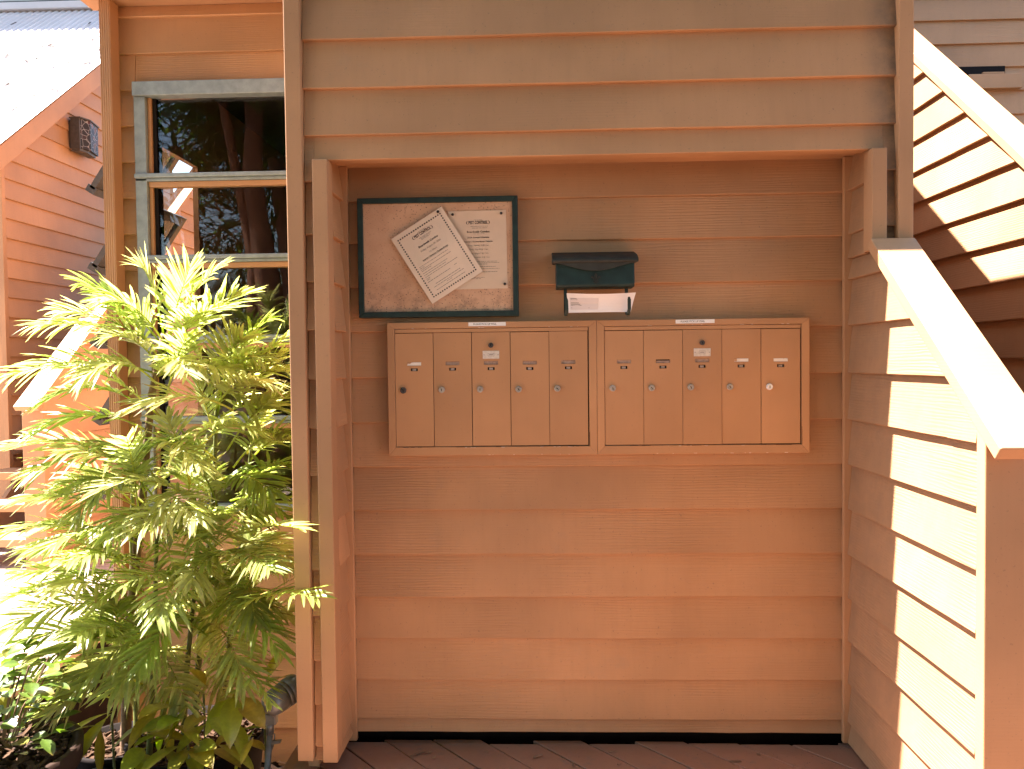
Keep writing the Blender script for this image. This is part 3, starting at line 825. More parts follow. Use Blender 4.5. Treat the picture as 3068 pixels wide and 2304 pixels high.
cabinet(-.5375, .2075, 0, 'left tan bank of five mailboxes, rusty name slip on its first door', [(1, 0), (0, 0), (0, .0), (0, 0), (0, 0)], (-.246, -.113),
        [(M_lockdark, .2), (M_lock, 0), (M_lock, 0), (M_lock, .5), (M_lock, .9)])
cabinet(.2085, .9525, 0, 'right tan bank of five mailboxes, two pale name slips on its last doors', [(0, 0), (2, 0), (0, 0), (1, 0), (1, 0)], (.486, .622),
        [(M_lock, .1), (M_lock, .7), (M_lock, .4), (M_lock, .5), (M_label, 0)])

# ------------------------------------------------------------------ BULLETIN BOARD, NOTICES
bb = empty('bulletin_board', (-.35, 2.82, 1.56), 'weathered cork bulletin board in a dark green frame', 'bulletin board')
bx0, bx1, bz0, bz1 = -.638, -.0665, 1.5605, 1.9845; fwid = .0195; by = 2.786; g = .0002
for P in ([(bx0, bz0), (bx0+fwid, bz0+fwid), (bx0+fwid, bz1-fwid), (bx0, bz1)], [(bx1, bz1), (bx1-fwid, bz1-fwid), (bx1-fwid, bz0+fwid), (bx1, bz0)],
          [(bx0+g, bz1), (bx0+fwid+g, bz1-fwid), (bx1-fwid-g, bz1-fwid), (bx1-g, bz1)], [(bx1-g, bz0), (bx1-fwid-g, bz0+fwid), (bx0+fwid+g, bz0+fwid), (bx0+g, bz0)]):
    MB().prism(P, lambda p, q, t: (p, t, q), by, 2.828).build('frame_strip', M_green, bb, .002)
boxo('cork_panel', M_cork, bb, bx0+fwid, bx1-fwid, by+.010, by+.020, bz0+fwid, bz1-fwid)
BYc = by+.010
def sheet(name, label, TL, ang_, W, H, y, mat, bend, cat):
    """paper hung on the board: own axes ux (right) and uy (up); bend(u,v)->lift from the board"""
    ux = Vector((math.cos(ang_), 0, math.sin(ang_))); uy = Vector((-math.sin(ang_), 0, math.cos(ang_)))
    root = Vector((TL[0], y, TL[1]))
    nu, nv = 10, 24; m = MB(); vs = []
    for side in (0, .0003):
        for j in range(nv+1):
            for i in range(nu+1):
                u = W*i/nu; v = H*j/nv
                vs.append(root + ux*u - uy*v + Vector((0, -bend(u/W, v/H)+side, 0)))
    n1 = (nu+1)*(nv+1); fs = []
    for j in range(nv):
        for i in range(nu):
            a = j*(nu+1)+i
            fs += [(a, a+nu+1, a+nu+2, a+1), (n1+a, n1+a+1, n1+a+nu+2, n1+a+nu+1)]
    o = m.add(vs, fs).build(name, mat, None, smooth=True); tag(o, label, cat, 'notices pinned to the cork board')
    def at(u, v, lift=.0004): return root + ux*u - uy*v + Vector((0, -bend(u/W, v/H)-lift, 0))
    return o, at, ux, uy
def bars(o, at, lines, mat, name):
    m = MB()
    for u0, u1, v, h in lines:
        n = max(1, int((u1-u0)/.012)); 
        uu = u0
        while uu < u1-.002:
            e = min(u1, uu+R.uniform(.004, .013))
            A, B, C_, D_ = at(uu, v-h/2), at(e, v-h/2), at(e, v+h/2), at(uu, v+h/2)
            m.add([D_, C_, B, A], [(0, 1, 2, 3)])
            uu = e+R.uniform(.0012, .0022)
    m.build(name, mat, None).parent = o
def pins(o, at, pos):
    for u, v in pos:
        p = at(u, v, 0); MB().lathe([(0, .0035), (.004, .0042), (.0075, .0052), (.0095, .0045), (.0100, 0)], p, (0, -1, 0), 14).build('pin', M_pin, None, smooth=True).parent = o
def logo(o, at, ux, uy, uc, v):
    text('logo_lettering', 'PEST CONTROL', .0150, at(uc, v), M_logo, o, w=.068, bold=.0005, ux=ux, uy=uy, keepy=True)
    text('logo_lettering', 'MID PACIFIC', .004, at(uc, v-.009), M_grey_ink, o, w=.030, ux=ux, uy=uy)
    m = MB()
    for sg in (-1, 1):
        pts = []
        for k in range(9):
            a = -1.15+2.3*k/8
            wd_ = .0022*math.cos(a)
            cu = uc+sg*(.030+.012*math.cos(a)); cv = v-.0075*math.sin(a)
            pts.append((cu, cv, wd_))
        for (a, b, w1), (c, d_, w2) in zip(pts, pts[1:]):
            q = [at(a-sg*w1, b), at(a+sg*.0004, b), at(c+sg*.0004, d_), at(c-sg*w2, d_)]
            m.add(q, [(0, 1, 2, 3)])
    m.build('logo_swoosh', M_logo, None).parent = o
# right sheet first (lower layer)
W, H = .2055, .277
def bend_r(u, v): return .0015+.004*max(0, v-.55)**2*4*(1-u) + .003*math.sin(u*5)*max(0, .3-abs(v-.25)) + .006*max(0, .12-v)*(.3+u)
o, at, ux, uy = sheet('notice_sheet', 'aged pest control schedule pinned straight at the board right', (-.3135, 1.9335), math.radians(.6), W, H, BYc, M_paper2, bend_r, 'notice')
logo(o, at, ux, uy, .105, .042)
for s_, v, w, h, bo in (('Boardwalk Condos', .0745, .080, .0092, .00018), ('2024 Annual Schedule', .0945, .078, .0078, .00012), ('Exterior / Rodent Boxes / Interior', .109, .104, .0068, .00012),
                        ('Friday, February 9 @ 11am', .1225, .074, .0066, 0), ('Friday, May 10 @ 11am', .1365, .066, .0066, 0), ('Friday, August 9 @ 11am', .1505, .069, .0066, 0), ('Friday, November 8 @ 11am', .1645, .077, .0066, 0)):
    text('notice_lettering', s_, h, at(.105, v), M_ink if bo else M_grey_ink, o, w=w, bold=bo, ux=ux, uy=uy)
bars(o, at, [(.078, .140, .055, .0014), (.083, .136, .061, .0014), (.087, .130, .0815, .0012), (.060, .170, .1795, .0014), (.058, .178, .1845, .0014), (.080, .135, .1890, .0014), (.09, .165, .198, .0016), (.085, .178, .2055, .0012), (.095, .170, .2165, .0016), (.075, .125, .2360, .0013), (.075, .115, .2400, .0013)], M_grey_ink, 'small_print')
pins(o, at, [(.016, .0125), (.1885, .0125), (.196, .262)])
# left sheet, tilted on one pin
a_ = math.radians(31.9)
W, H = .2135, .272
def bend_l(u, v):
    f = .004+.0065*(1-abs(v-.485)/.5) if True else 0
    return .004+f+.010*max(0, v-.7)*u + .008*max(0, .25-v)*(1-u)
o, at, ux, uy = sheet('notice_sheet', 'white tilted pest control notice with a dotted border on one pin', (-.5175, 1.8375), a_, W, H, BYc, M_paper, bend_l, 'notice')
logo(o, at, ux, uy, .107, .041)
for s_, v, w, h, bo in (('Boardwalk Condos', .079, .080, .0098, .00018), ('Friday, August 09, 2024', .0955, .082, .0082, 0), ('11:00am', .1125, .030, .0082, 0), ('Interior / Exterior / Rodent Boxes', .1265, .104, .0072, .00012)):
    text('notice_lettering', s_, h, at(.107, v), M_ink if bo else M_grey_ink, o, w=w, bold=bo, ux=ux, uy=uy)
bars(o, at, [(.085, .135, .0525, .0013), (.09, .13, .0565, .0013), (.09, .125, .0605, .0013), (.055, .160, .1305, .0008), (.030, .150, .1405, .0016), (.030, .048, .146, .0016), (.030, .155, .1515, .0016), (.030, .070, .157, .0016), (.030, .132, .166, .0016), (.030, .122, .1735, .0016), (.030, .165, .181, .0016), (.030, .045, .188, .0016), (.030, .042, .193, .0016), (.028, .122, .2005, .0019), (.140, .152, .1975, .0014), (.050, .152, .2185, .0019), (.038, .162, .2265, .0016), (.088, .110, .232, .0014), (.040, .160, .2395, .0018)], M_grey_ink, 'small_print')
m = MB()
def dot(u, v, r=.0029):
    n = 9; c = [at(u+r*math.cos(-6.283*k/n), v+r*math.sin(-6.283*k/n)) for k in range(n)]
    m.add(c, [tuple(range(n))])
u0, u1, v0, v1 = .0185, .1955, .0185, .2535
nu = 19; nv = 25
for i in range(nu+1): dot(u0+(u1-u0)*i/nu, v0); dot(u0+(u1-u0)*i/nu, v1)
for j in range(1, nv): dot(u0, v0+(v1-v0)*j/nv); dot(u1, v0+(v1-v0)*j/nv)
m.build('dotted_border', M_ink, None).parent = o
pins(o, at, [(.193, .010)])

# ------------------------------------------------------------------ GREEN LETTER BOX AND ENVELOPE
hb = empty('letter_box', (.2, 2.82, 1.65), 'small dark green wall letter box with an emblem and newspaper hooks', 'letter box')
MB().prism([(2.820, 1.742), (2.728, 1.735), (2.722, 1.660), (2.728, 1.652), (2.820, 1.652)], lambda p, q, t: (t, p, q), .0655, .3355).build('body', M_green, hb, .003)
MB().prism([(2.822, 1.786), (2.735, 1.764), (2.706, 1.750), (2.702, 1.741), (2.706, 1.735), (2.822, 1.7425)], lambda p, q, t: (t, p, q), .0525, .3475).build('lid', M_lid, hb, .004)
# scalloped front flap
P = [(.0585, 1.7365)] + [(.0585+.2835*k/20, 1.7345-.0275*(math.sin(math.pi*k/20)**1.6)) for k in range(21)] + [(.342, 1.7365)]
P = [(.342, 1.742), (.0585, 1.742)] + P[1:-1]
MB().prism(P, lambda p, q, t: (p, t, q), 2.7115, 2.7165).build('flap', M_lid, hb, .001)
# fleur-de-lis emblem
m = MB(); ex, ez, ey = .2025, 1.681, 2.7195
def blob(P): m.prism([(ex+p, ez+q) for p, q in P], lambda p, q, t: (p, t, q), ey+.006, ey)
blob([(0, .021), (.0055, .011), (.0045, .003), (.002, -.003), (-.002, -.003), (-.0045, .003), (-.0055, .011)])
for sg in (1, -1):
    P = [(sg*.0028, -.003), (sg*.0065, .003), (sg*.0095, .0085), (sg*.0140, .0095), (sg*.0165, .0055), (sg*.0148, .0015), (sg*.0125, .0035), (sg*.0105, .0020), (sg*.0065, -.0040)]
    blob(P if sg > 0 else P[::-1])
    P = [(sg*.0022, -.0085), (sg*.0055, -.0105), (sg*.0095, -.0095), (sg*.0105, -.0128), (sg*.0062, -.0145), (sg*.0022, -.0125)]
    blob(P if sg > 0 else P[::-1])
blob([(-.0075, -.0045), (.0075, -.0045), (.0075, -.0078), (-.0075, -.0078)])
blob([(-.0022, -.0085), (.0022, -.0085), (.0010, -.0215), (-.0010, -.0215)])
m.build('emblem', M_lid, hb, .0006)
for hx in (.0985, .3125):
    m = MB(); w = .0058
    path = [(2.776, 1.652), (2.776, 1.600), (2.772, 1.572), (2.757, 1.558), (2.733, 1.555), (2.716, 1.561), (2.707, 1.574), (2.700, 1.606), (2.698, 1.615)]
    n = len(path); vs = []
    for i, (yy, zz) in enumerate(path):
        a, b = path[max(0, i-1)], path[min(n-1, i+1)]
        dy, dz = b[0]-a[0], b[1]-a[1]; L = math.hypot(dy, dz); ny_, nz_ = -dz/L*.0015, dy/L*.0015
        ww = w*(.55 if i == n-1 else 1)
        sx = .004 if i > 5 else 0
        vs += [(hx+sx*(n-1-i)/4-ww, yy+ny_, zz+nz_), (hx+sx*(n-1-i)/4+ww, yy+ny_, zz+nz_), (hx+sx*(n-1-i)/4+ww, yy-ny_, zz-nz_), (hx+sx*(n-1-i)/4-ww, yy-ny_, zz-nz_)]
    fs = [(0, 3, 2, 1), (4*n-4, 4*n-3, 4*n-2, 4*n-1)]
    for i in range(n-1):
        for q in range(4): fs.append((4*i+q, 4*i+(q+1) % 4, 4*i+4+(q+1) % 4, 4*i+4+q))
    m.add(vs, fs).build('hook', M_green, hb)
# envelope resting in the hooks
m = MB(); nu, nv = 14, 6; vs = []
ex0, ex1 = .1035, .3335
def envp(u, v, off=0.0):
    x = .1010+(.3385-.1010)*u + (1-v)*( .007*(1-u) - .016*u)
    sag = -.0045*math.sin(math.pi*min(1, max(0, u)))**1.0 - .001*u
    z = 1.5655 + v*(.0665+sag)
    y = 2.735 - .018*v*v - .006*math.sin(u*3.14) - off
    return (x, y, z)
for off in (0, -.0018):
    for j in range(nv+1):
        for i in range(nu+1): vs.append(envp(i/nu, j/nv, off))
n1 = (nu+1)*(nv+1); fs = []
for j in range(nv):
    for i in range(nu):
        a = j*(nu+1)+i; fs += [(a, a+1, a+nu+2, a+nu+1), (n1+a, n1+a+nu+1, n1+a+nu+2, n1+a+1)]
for i in range(nu): fs += [(i, n1+i, n1+i+1, i+1), (nv*(nu+1)+i, nv*(nu+1)+i+1, n1+nv*(nu+1)+i+1, n1+nv*(nu+1)+i)]
for j in range(nv): fs += [(j*(nu+1), (j+1)*(nu+1), n1+(j+1)*(nu+1), n1+j*(nu+1)), (j*(nu+1)+nu, n1+j*(nu+1)+nu, n1+(j+1)*(nu+1)+nu, (j+1)*(nu+1)+nu)]
env = m.add(vs, fs).build('envelope', M_env, None, smooth=False); tag(env, 'white window envelope held in the hooks of the green letter box', 'envelope')
m = MB(); nn_ = 8; vs = []
for j in range(3):
    for i in range(nn_+1): vs.append(envp(.035+.43*i/nn_, .16+.62*j/2, .0005))
fs = [(j*(nn_+1)+i, j*(nn_+1)+i+1, (j+1)*(nn_+1)+i+1, (j+1)*(nn_+1)+i) for j in range(2) for i in range(nn_)]
m.add(vs, fs).build('address_window', M_film, None).parent = env
m = MB()
for u0, u1, v in ((.05, .14, .72), (.05, .15, .66), (.05, .22, .60), (.05, .17, .50), (.05, .19, .43), (.05, .21, .37), (.05, .20, .31), (.05, .33, .245)):
    m.add([envp(u0, v, .0009), envp(u1, v, .0009), envp(u1, v+.028, .0009), envp(u0, v+.028, .0009)], [(0, 1, 2, 3)])
m.build('address_print', M_grey_ink, None).parent = env

FX = 2350.0
Mr = Matrix((r2, -u2, fwd))
def world(px, py, y):
    """a place in the bed, given its bearing from the path and its distance"""
    v = Mr.transposed() @ Vector(((px-1534)/FX, (py-1152)/FX, 1.0)); v *= y/v.y
    return Vector((v.x, v.y, v.z+1.4))
# ------------------------------------------------------------------ SPOTLIGHT on its stake
sp = empty('garden_spotlight', (-.965, 2.70, -.5), 'grey bullet garden spotlight on a pole beside the tan corner post', 'spotlight')
hc = world(838, 2092, 2.68); ax = Vector((.52, .78, .24)).normalized()
MB().lathe([(-.066, 0), (-.064, .012), (-.058, .026), (-.045, .041), (-.025, .0445), (0, .046), (.012, .046), (.013, .0445), (.016, .0445), (.017, .047), (.028, .047), (.029, .0455), (.032, .0455), (.033, .048), (.068, .048), (.078, .046), (.080, .043), (.070, .041), (.069, 0)], hc, ax, 32).build('lamp_head', M_lampm, sp, smooth=True)
sp.children[-1].data.polygons.foreach_set('use_smooth', [True]*len(sp.children[-1].data.polygons))
MB().box(-.968, -.928, 2.672, 2.700, .138, .176).build('swivel_bracket', M_lampm, sp, .004)
MB().tube([(-.952, 2.688, .146), (-.955, 2.688, .10)], .0135, 14).build('collar', M_lampm, sp, smooth=True)
MB().tube([(-.955, 2.688, .10), (-.975, 2.690, -.10), (-.992, 2.69, -.50)], [.0105, .0115, .0125], 14).build('pole', M_pole, sp, smooth=True)
MB().prism([(-.956, .062), (-.918, .070), (-.915, .080), (-.935, .078), (-.956, .074)], lambda p, q, t: (p, t, q), 2.682, 2.694).build('clamp_tab', M_lampm, sp)
# power cable down the pole, black, loosely wound
pts = []
for k in range(26):
    t = k/25; a = t*13
    px = -.955-.037*t; pz = .10-.60*t
    pts.append((px+.0155*math.cos(a), 2.689+.0155*math.sin(a), pz))
MB().tube(pts, .0028, 6).build('cable', M_pole, sp, smooth=True)

# ------------------------------------------------------------------ PALMS
def lerp(a, b, t): return a+(b-a)*t
def col_leaf(kind):
    r = R.random()
    if kind == 'dry': return (.36, .22, .11)
    base = (.37, .43, .14) if r < .55 else ((.45, .47, .19) if r < .8 else (.29, .38, .09))
    k = R.uniform(.85, 1.15); return tuple(c*k for c in base)
def frond(parent, base, tip, arch, n=13, ll=.20, lw=.0105, dry=.12, twist=0.0, droop=.35, bare=.22, mat=None):
    """pinnate frond: rachis base->tip bowed upward by arch, leaflets both sides"""
    m = MB(); cols = []
    A = Vector(base); B = Vector(tip); up = Vector((0, 0, 1))
    C = (A+B)/2 + up*arch
    def pt(t): return A*(1-t)**2 + C*2*t*(1-t) + B*t*t
    def dr(t): return ((C-A)*(1-t) + (B-C)*t).normalized()
    L = (B-A).length
    rn = 10
    pts = [pt(i/rn) for i in range(rn+1)]
    m.tube(pts, [.0042*(1-.75*i/rn) for i in range(rn+1)], 5, caps=True)
    pc = col_leaf('g'); pc = (pc[0]*1.25, pc[1]*1.15, pc[2]); cols += [pc]*len(m.v)
    side0 = dr(.5).cross(up)
    if side0.length < .15: side0 = Vector((1, 0, 0))
    side0.normalize()
    fc = col_leaf('g')
    for i in range(n):
        t = bare+(1-bare)*(i+.5)/n
        d = dr(t); s = side0 - d*side0.dot(d); s.normalize(); u = s.cross(d)
        if u.z < 0: u = -u
        if twist: s, u = s*math.cos(twist)+u*math.sin(twist), u*math.cos(twist)-s*math.sin(twist)
        prof = math.sin(math.pi*(.18+.72*(t-bare)/(1-bare)))**.7
        for sg in (-1, 1):
            l = ll*prof*R.uniform(.82, 1.12); w = lw*R.uniform(.8, 1.15)
            fa = math.radians(lerp(62, 22, (t-bare)/(1-bare))+R.uniform(-9, 9))
            ld = (d*math.cos(fa)+s*sg*math.sin(fa)+u*R.uniform(.05, .35)).normalized()
            wd_ = ld.cross(u).normalized(); nm = wd_.cross(ld).normalized()
            rt = R.uniform(-.5, .5); wd_, nm = wd_*math.cos(rt)+nm*math.sin(rt), nm*math.cos(rt)-wd_*math.sin(rt)
            o0 = pt(min(1, t+R.uniform(-.012, .012)))
            st = 5; b = len(m.v); dd = droop*R.uniform(.4, 1.5)
            isdry = R.random() < dry; kk = R.uniform(.82, 1.18); c0 = tuple(x*kk for x in fc)
            for k in range(st+1):
                q = k/st; wk = w*(math.sin(math.pi*min(1, .16+.62*q+.22*q*q))**.8 if k < st else .06)
                p = o0 + ld*(l*q) - up*(dd*l*q*q) 
                m.v += [tuple(p-wd_*wk), tuple(p+nm*(-wk*.35)), tuple(p+wd_*wk)]
                f = max(0, (q-(.72 if isdry else 1.0))/.28) if not isdry else max(0, (q-.45)/.55)
                if not isdry and q > .9: f = .5
                c = tuple(lerp(a, e, f) for a, e in zip(c0, (.33, .20, .10)))
                cols += [c]*3
            for k in range(st):
                a = b+3*k
                m.f += [(a, a+1, a+4, a+3), (a+1, a+2, a+5, a+4)]
    o = m.build('frond', mat or M_leaf, parent, smooth=True, colors=cols)
    return o
def stem(parent, pts, r0, r1, mat):
    m = MB(); n = len(pts); P = []; Rr = []
    for i in range(n-1):
        for k in range(5):
            t = k/5; p = Vector(pts[i])*(1-t)+Vector(pts[i+1])*t; q = (i+t)/(n-1)
            P.append(p); Rr.append(lerp(r0, r1, q)*(1.12 if k == 0 else 1.0))
    P.append(Vector(pts[-1])); Rr.append(r1)
    return m.tube(P, Rr, 9).build('stem', mat, parent, smooth=True)
PALMS = []
pa = empty('potted_palm', (-1.62, 2.98, -.5), 'tall yellow-green palm clump on a fibrous cane, left of the bed', 'palm', 'palms in front of the window')
pb = empty('potted_palm', (-1.25, 3.02, -.5), 'yellow-green palm clump nearest the tan corner post', 'palm', 'palms in front of the window')
stem(pa, [world(372, 2420, 2.96), world(385, 1900, 2.97), world(425, 1500, 2.96), world(455, 1180, 2.95), world(490, 1000, 2.95)], .022, .010, M_canebrown)
stem(pa, [world(420, 2420, 3.02), world(400, 1900, 3.05), world(395, 1600, 3.05), world(400, 1380, 3.05)], .014, .007, M_cane)
stem(pa, [world(440, 2420, 2.90), world(460, 2000, 2.88), world(470, 1600, 2.88)], .013, .007, M_cane)
stem(pb, [world(570, 2420, 3.02), world(600, 1900, 3.02), world(640, 1500, 3.0), world(650, 1180, 3.0)], .014, .007, M_cane)
stem(pb, [world(640, 2420, 3.06), world(690, 1900, 3.05), world(740, 1500, 3.03), world(752, 1330, 3.03)], .012, .006, M_cane)
stem(pb, [world(540, 2420, 2.92), world(560, 2000, 2.90), world(590, 1700, 2.9)], .012, .007, M_cane)
FL = [
 # owner, base px,py,Y  tip px,py,Y  arch  n  leaflet length
 (pa, 500,1020,2.95, 568,800,2.92, .02, 13,.20), (pa, 480,1050,2.95, 120,975,2.80, .10, 15,.20), (pa, 470,1120,2.95, 15,1130,2.75, .12, 15,.20),
 (pa, 490,1060,2.95, 735,880,2.90, .08, 14,.20), (pa, 480,1080,2.95, 300,880,2.88, .07, 13,.19), (pa, 470,1130,2.95, 720,1120,2.85, .10, 14,.19),
 (pa, 440,1290,2.95, 110,1290,2.78, .14, 14,.18), (pa, 430,1370,2.98, 5,1345,2.80, .10, 15,.19), (pa, 440,1230,2.95, 140,1200,2.80, .16, 14,.19),
 (pa, 440,1450,2.95, 230,1540,2.70, .16, 13,.18), (pa, 700,1230,2.85, 395,1225,2.70, .12, 14,.19), (pa, 500,1180,2.90, 560,1010,2.75, .05, 12,.17),
 (pb, 645,1180,3.00, 872,1000,2.95, .02, 13,.19), (pb, 655,1200,3.00, 890,1120,2.88, .12, 14,.19), (pb, 660,1250,3.00, 880,1250,2.90, .12, 14,.18),
 (pb, 750,1380,3.03, 885,1330,2.95, .10, 12,.17), (pb, 640,1300,3.00, 575,1110,2.92, .04, 12,.17), (pb, 650,1380,2.98, 450,1340,2.80, .12, 13,.18),
 (pb, 640,1450,3.00, 820,1480,2.80, .12, 13,.18), (pb, 610,1520,2.90, 300,1470,2.62, .15, 14,.19), (pb, 590,1560,2.90, 420,1590,2.60, .14, 13,.18),
 (pb, 640,1640,2.90, 900,1585,2.50, .10, 13,.17), (pb, 660,1870,2.85, 955,1795,2.48, .14, 13,.17), (pa, 430,1640,2.92, 0,1600,2.70, .14, 15,.19),
 (pa, 440,1720,2.92, 15,1800,2.66, .10, 15,.20), (pa, 420,1750,2.92, 170,1570,2.80, .10, 13,.18), (pb, 560,1880,2.85, 225,2070,2.55, .16, 15,.19),
 (pb, 580,1850,2.86, 430,1990,2.58, .14, 13,.18), (pb, 640,1880,2.88, 735,2060,2.60, .14, 13,.17), (pb, 620,1800,2.90, 835,1950,2.62, .16, 13,.17),
 (pa, 420,1900,2.90, 60,2010,2.68, .12, 14,.19), (pa, 400,1990,2.88, 90,2120,2.66, .10, 13,.18), (pb, 600,1700,2.88, 780,1700,2.60, .12, 13,.17),
 (pb, 560,1650,2.86, 650,1540,2.62, .10, 12,.17), (pa, 470,1560,2.90, 330,1600,2.62, .12, 13,.17), (pa, 460,1800,2.88, 300,1800,2.60, .12, 13,.18),
 (pb, 690,1500,3.03, 880,1560,2.90, .10, 12,.16), (pb, 700,1620,3.04, 880,1680,2.92, .08, 12,.16), (pa, 400,1480,3.02, 190,1440,2.95, .10, 12,.17),
 (pb, 740,1360,3.03, 830,1180,3.05, .04, 12,.17), (pa, 410,1600,3.03, 240,1690,2.90, .10, 13,.17), 
 (pa, 470,1950,2.90, 560,2120,2.66, .08, 12,.16), (pb, 570,1450,2.92, 500,1250,2.80, .05, 12,.17), (pb, 560,1740,2.84, 470,1850,2.52, .12, 13,.17),
 (pb, 610,1330,2.95, 760,1290,2.75, .10, 13,.17), (pa, 460,1340,2.90, 600,1400,2.66, .10, 13,.17), (pa, 450,1500,2.90, 590,1560,2.60, .12, 13,.17),
]
for ow_, bx_, by_, bY, tx, ty, tY, ar, n_, ll_ in FL:
    frond(ow_, world(bx_, by_, bY), world(tx, ty, tY), ar*.85, n_+7, ll_*.90, .0064*R.uniform(.9, 1.2), dry=R.choice((.03, .06, .2)), twist=R.uniform(-.35, .35), droop=R.uniform(.10, .40))
FL2 = [(660,1290,3.0, 850,1060,2.96), (680,1350,3.0, 865,1180,2.92), (650,1250,3.0, 720,1020,2.92), (700,1400,3.0, 870,1300,2.90), (640,1230,2.95, 800,1150,2.75), (720,1480,3.02, 870,1400,2.92),
       (440,1880,2.9, 20,1790,2.58), (430,1960,2.88, 60,1930,2.55), (450,1850,2.88, 150,1770,2.55), (440,1930,2.86, 230,1900,2.52), (430,2050,2.84, 90,2060,2.56), (450,1740,2.86, 220,1680,2.52),
       (490,1040,2.95, 250,850,2.90), (495,1030,2.95, 420,800,2.90), (500,1030,2.95, 660,800,2.92), (500,1040,2.93, 330,900,2.80), (490,1060,2.92, 180,930,2.80), (500,1050,2.92, 640,930,2.78),
       (660,1180,3.0, 800,960,2.98), (640,1200,2.98, 560,1030,2.90), (650,1190,2.97, 780,1080,2.85), (480,1100,2.92, 330,1010,2.76), (480,1120,2.9, 560,1120,2.66), (470,1150,2.9, 250,1130,2.70),
       (430,1700,2.90, 90,1650,2.62), (420,1780,2.90, 40,1720,2.60), (410,1850,2.88, 30,1880,2.58), (420,1920,2.88, 120,1990,2.55), (400,1560,2.92, 60,1500,2.66), (430,1620,2.9, 150,1640,2.56),
       (470,1500,2.90, 200,1350,2.70), (440,2000,2.86, 180,2120,2.55), (430,1400,2.94, 90,1420,2.72), (480,1250,2.94, 190,1100,2.78), (560,1950,2.86, 330,2080,2.55), (580,1750,2.86, 360,1760,2.55)]
for bx_, by_, bY, tx, ty, tY in FL2:
    frond(pa, world(bx_, by_, bY), world(tx, ty, tY), R.uniform(.08, .15), 20, R.uniform(.15, .18), .0064, dry=.08, twist=R.uniform(-.4, .4), droop=R.uniform(.15, .4))
for i in range(60):
    own = pa if i % 2 else pb
    bx_ = R.uniform(390, 500) if own is pa else R.uniform(560, 740); by_ = R.uniform(1350, 2120) if own is pa else R.uniform(1400, 2060); bY = R.uniform(2.86, 3.06)
    a = R.uniform(0, 6.28); ln_ = R.uniform(180, 400)
    tx = bx_+math.cos(a)*ln_*(.9 if own is pa else .62); ty = by_+math.sin(a)*ln_*.5-R.uniform(-30, 90)
    tx = min(tx, 872); ty = max(ty, 930)
    frond(own, world(bx_, by_, bY), world(tx, ty, bY+R.uniform(-.38, .12)), R.uniform(.04, .14), 18, R.uniform(.12, .165), .0060*R.uniform(.9, 1.2), dry=R.choice((.03, .08, .25)), twist=R.uniform(-.5, .5), droop=R.uniform(.10, .45))
# pot of the right palm
MB().lathe([(0, .20), (.02, .205), (.36, .245), (.40, .262), (.43, .265), (.43, .250), (.38, .243), (.37, .02)], (-1.36, 3.02, -.49), (0, 0, 1), 40).build('pot', M_pot, pb, smooth=True)

def mulch(parent, cx, cy, z, rad, n=170):
    m = MB()
    for i in range(n):
        a = R.uniform(0, 6.28); rr = rad*math.sqrt(R.random()); x, y = cx+rr*math.cos(a), cy+rr*math.sin(a)
        b = R.uniform(0, 6.28); l = R.uniform(.015, .05); w = R.uniform(.003, .009); h = R.uniform(.002, .005); ti = R.uniform(-.7, .7); zz = z+R.uniform(0, .03)
        c, s_ = math.cos(b), math.sin(b)
        Q = [(-l, -w, -h), (l, -w, -h), (l, w, -h), (-l, w, -h), (-l, -w, h), (l, -w, h), (l, w, h), (-l, w, h)]
        m.add([(x+p[0]*c-p[1]*s_, y+p[0]*s_+p[1]*c, zz+p[2]+p[0]*ti) for p in Q], [(0,3,2,1),(4,5,6,7),(0,1,5,4),(1,2,6,5),(2,3,7,6),(3,0,4,7)])
    o = m.build('mulch', M_mulch, parent); o['kind'] = 'stuff'
    return o
M_mulch = plain('shredded_bark', (.060, .034, .020), .9, .6, scale=30, spec=.1)
mulch(pb, -1.36, 3.02, -.105, .235, 320)
# broad-leaved undergrowth
def broad(parent, base, d, l, w, droop, col, mat=None):
    m = MB(); cols = []; d = Vector(d).normalized(); up = Vector((0, 0, 1)); s = d.cross(up).normalized(); rt = R.uniform(-.5, .5); u = s.cross(d)
    s = s*math.cos(rt)+u*math.sin(rt); base = Vector(base); n = 9
    c2 = tuple(min(1, c*1.25) for c in col)
    for k in range(n+1):
        q = k/n; pet = .14
        wk = .003 if q < pet else w*math.sin(math.pi*((q-pet)/(1-pet))**.85)**.75 if q < .999 else .0005
        p = base + d*(l*q) - up*(droop*l*q*q); 
        dn = (d - up*(2*droop*q)).normalized(); nm = s.cross(dn).normalized()
        if nm.z < 0: nm = -nm
        for e, lift in ((-1, .22), (-.5, .10), (0, 0), (.5, .10), (1, .22)):
            m.v.append(tuple(p + s*(wk*e) + nm*(wk*lift)))
            f = max(0, (q-.86)/.14)*.8
            cols.append(tuple(lerp(a, b, f) for a, b in zip(c2 if e == 0 else col, (.30, .17, .06))))
    for k in range(n):
        for e in range(4):
            a = k*5+e; m.f.append((a, a+1, a+6, a+5))
    return m.build('leaf', mat or M_broad, parent, smooth=True, colors=cols)
ug = empty('broad_leaved_plant', (-1.40, 2.72, -.45), 'low plant with broad oval yellow-green leaves at the palm feet', 'plant')
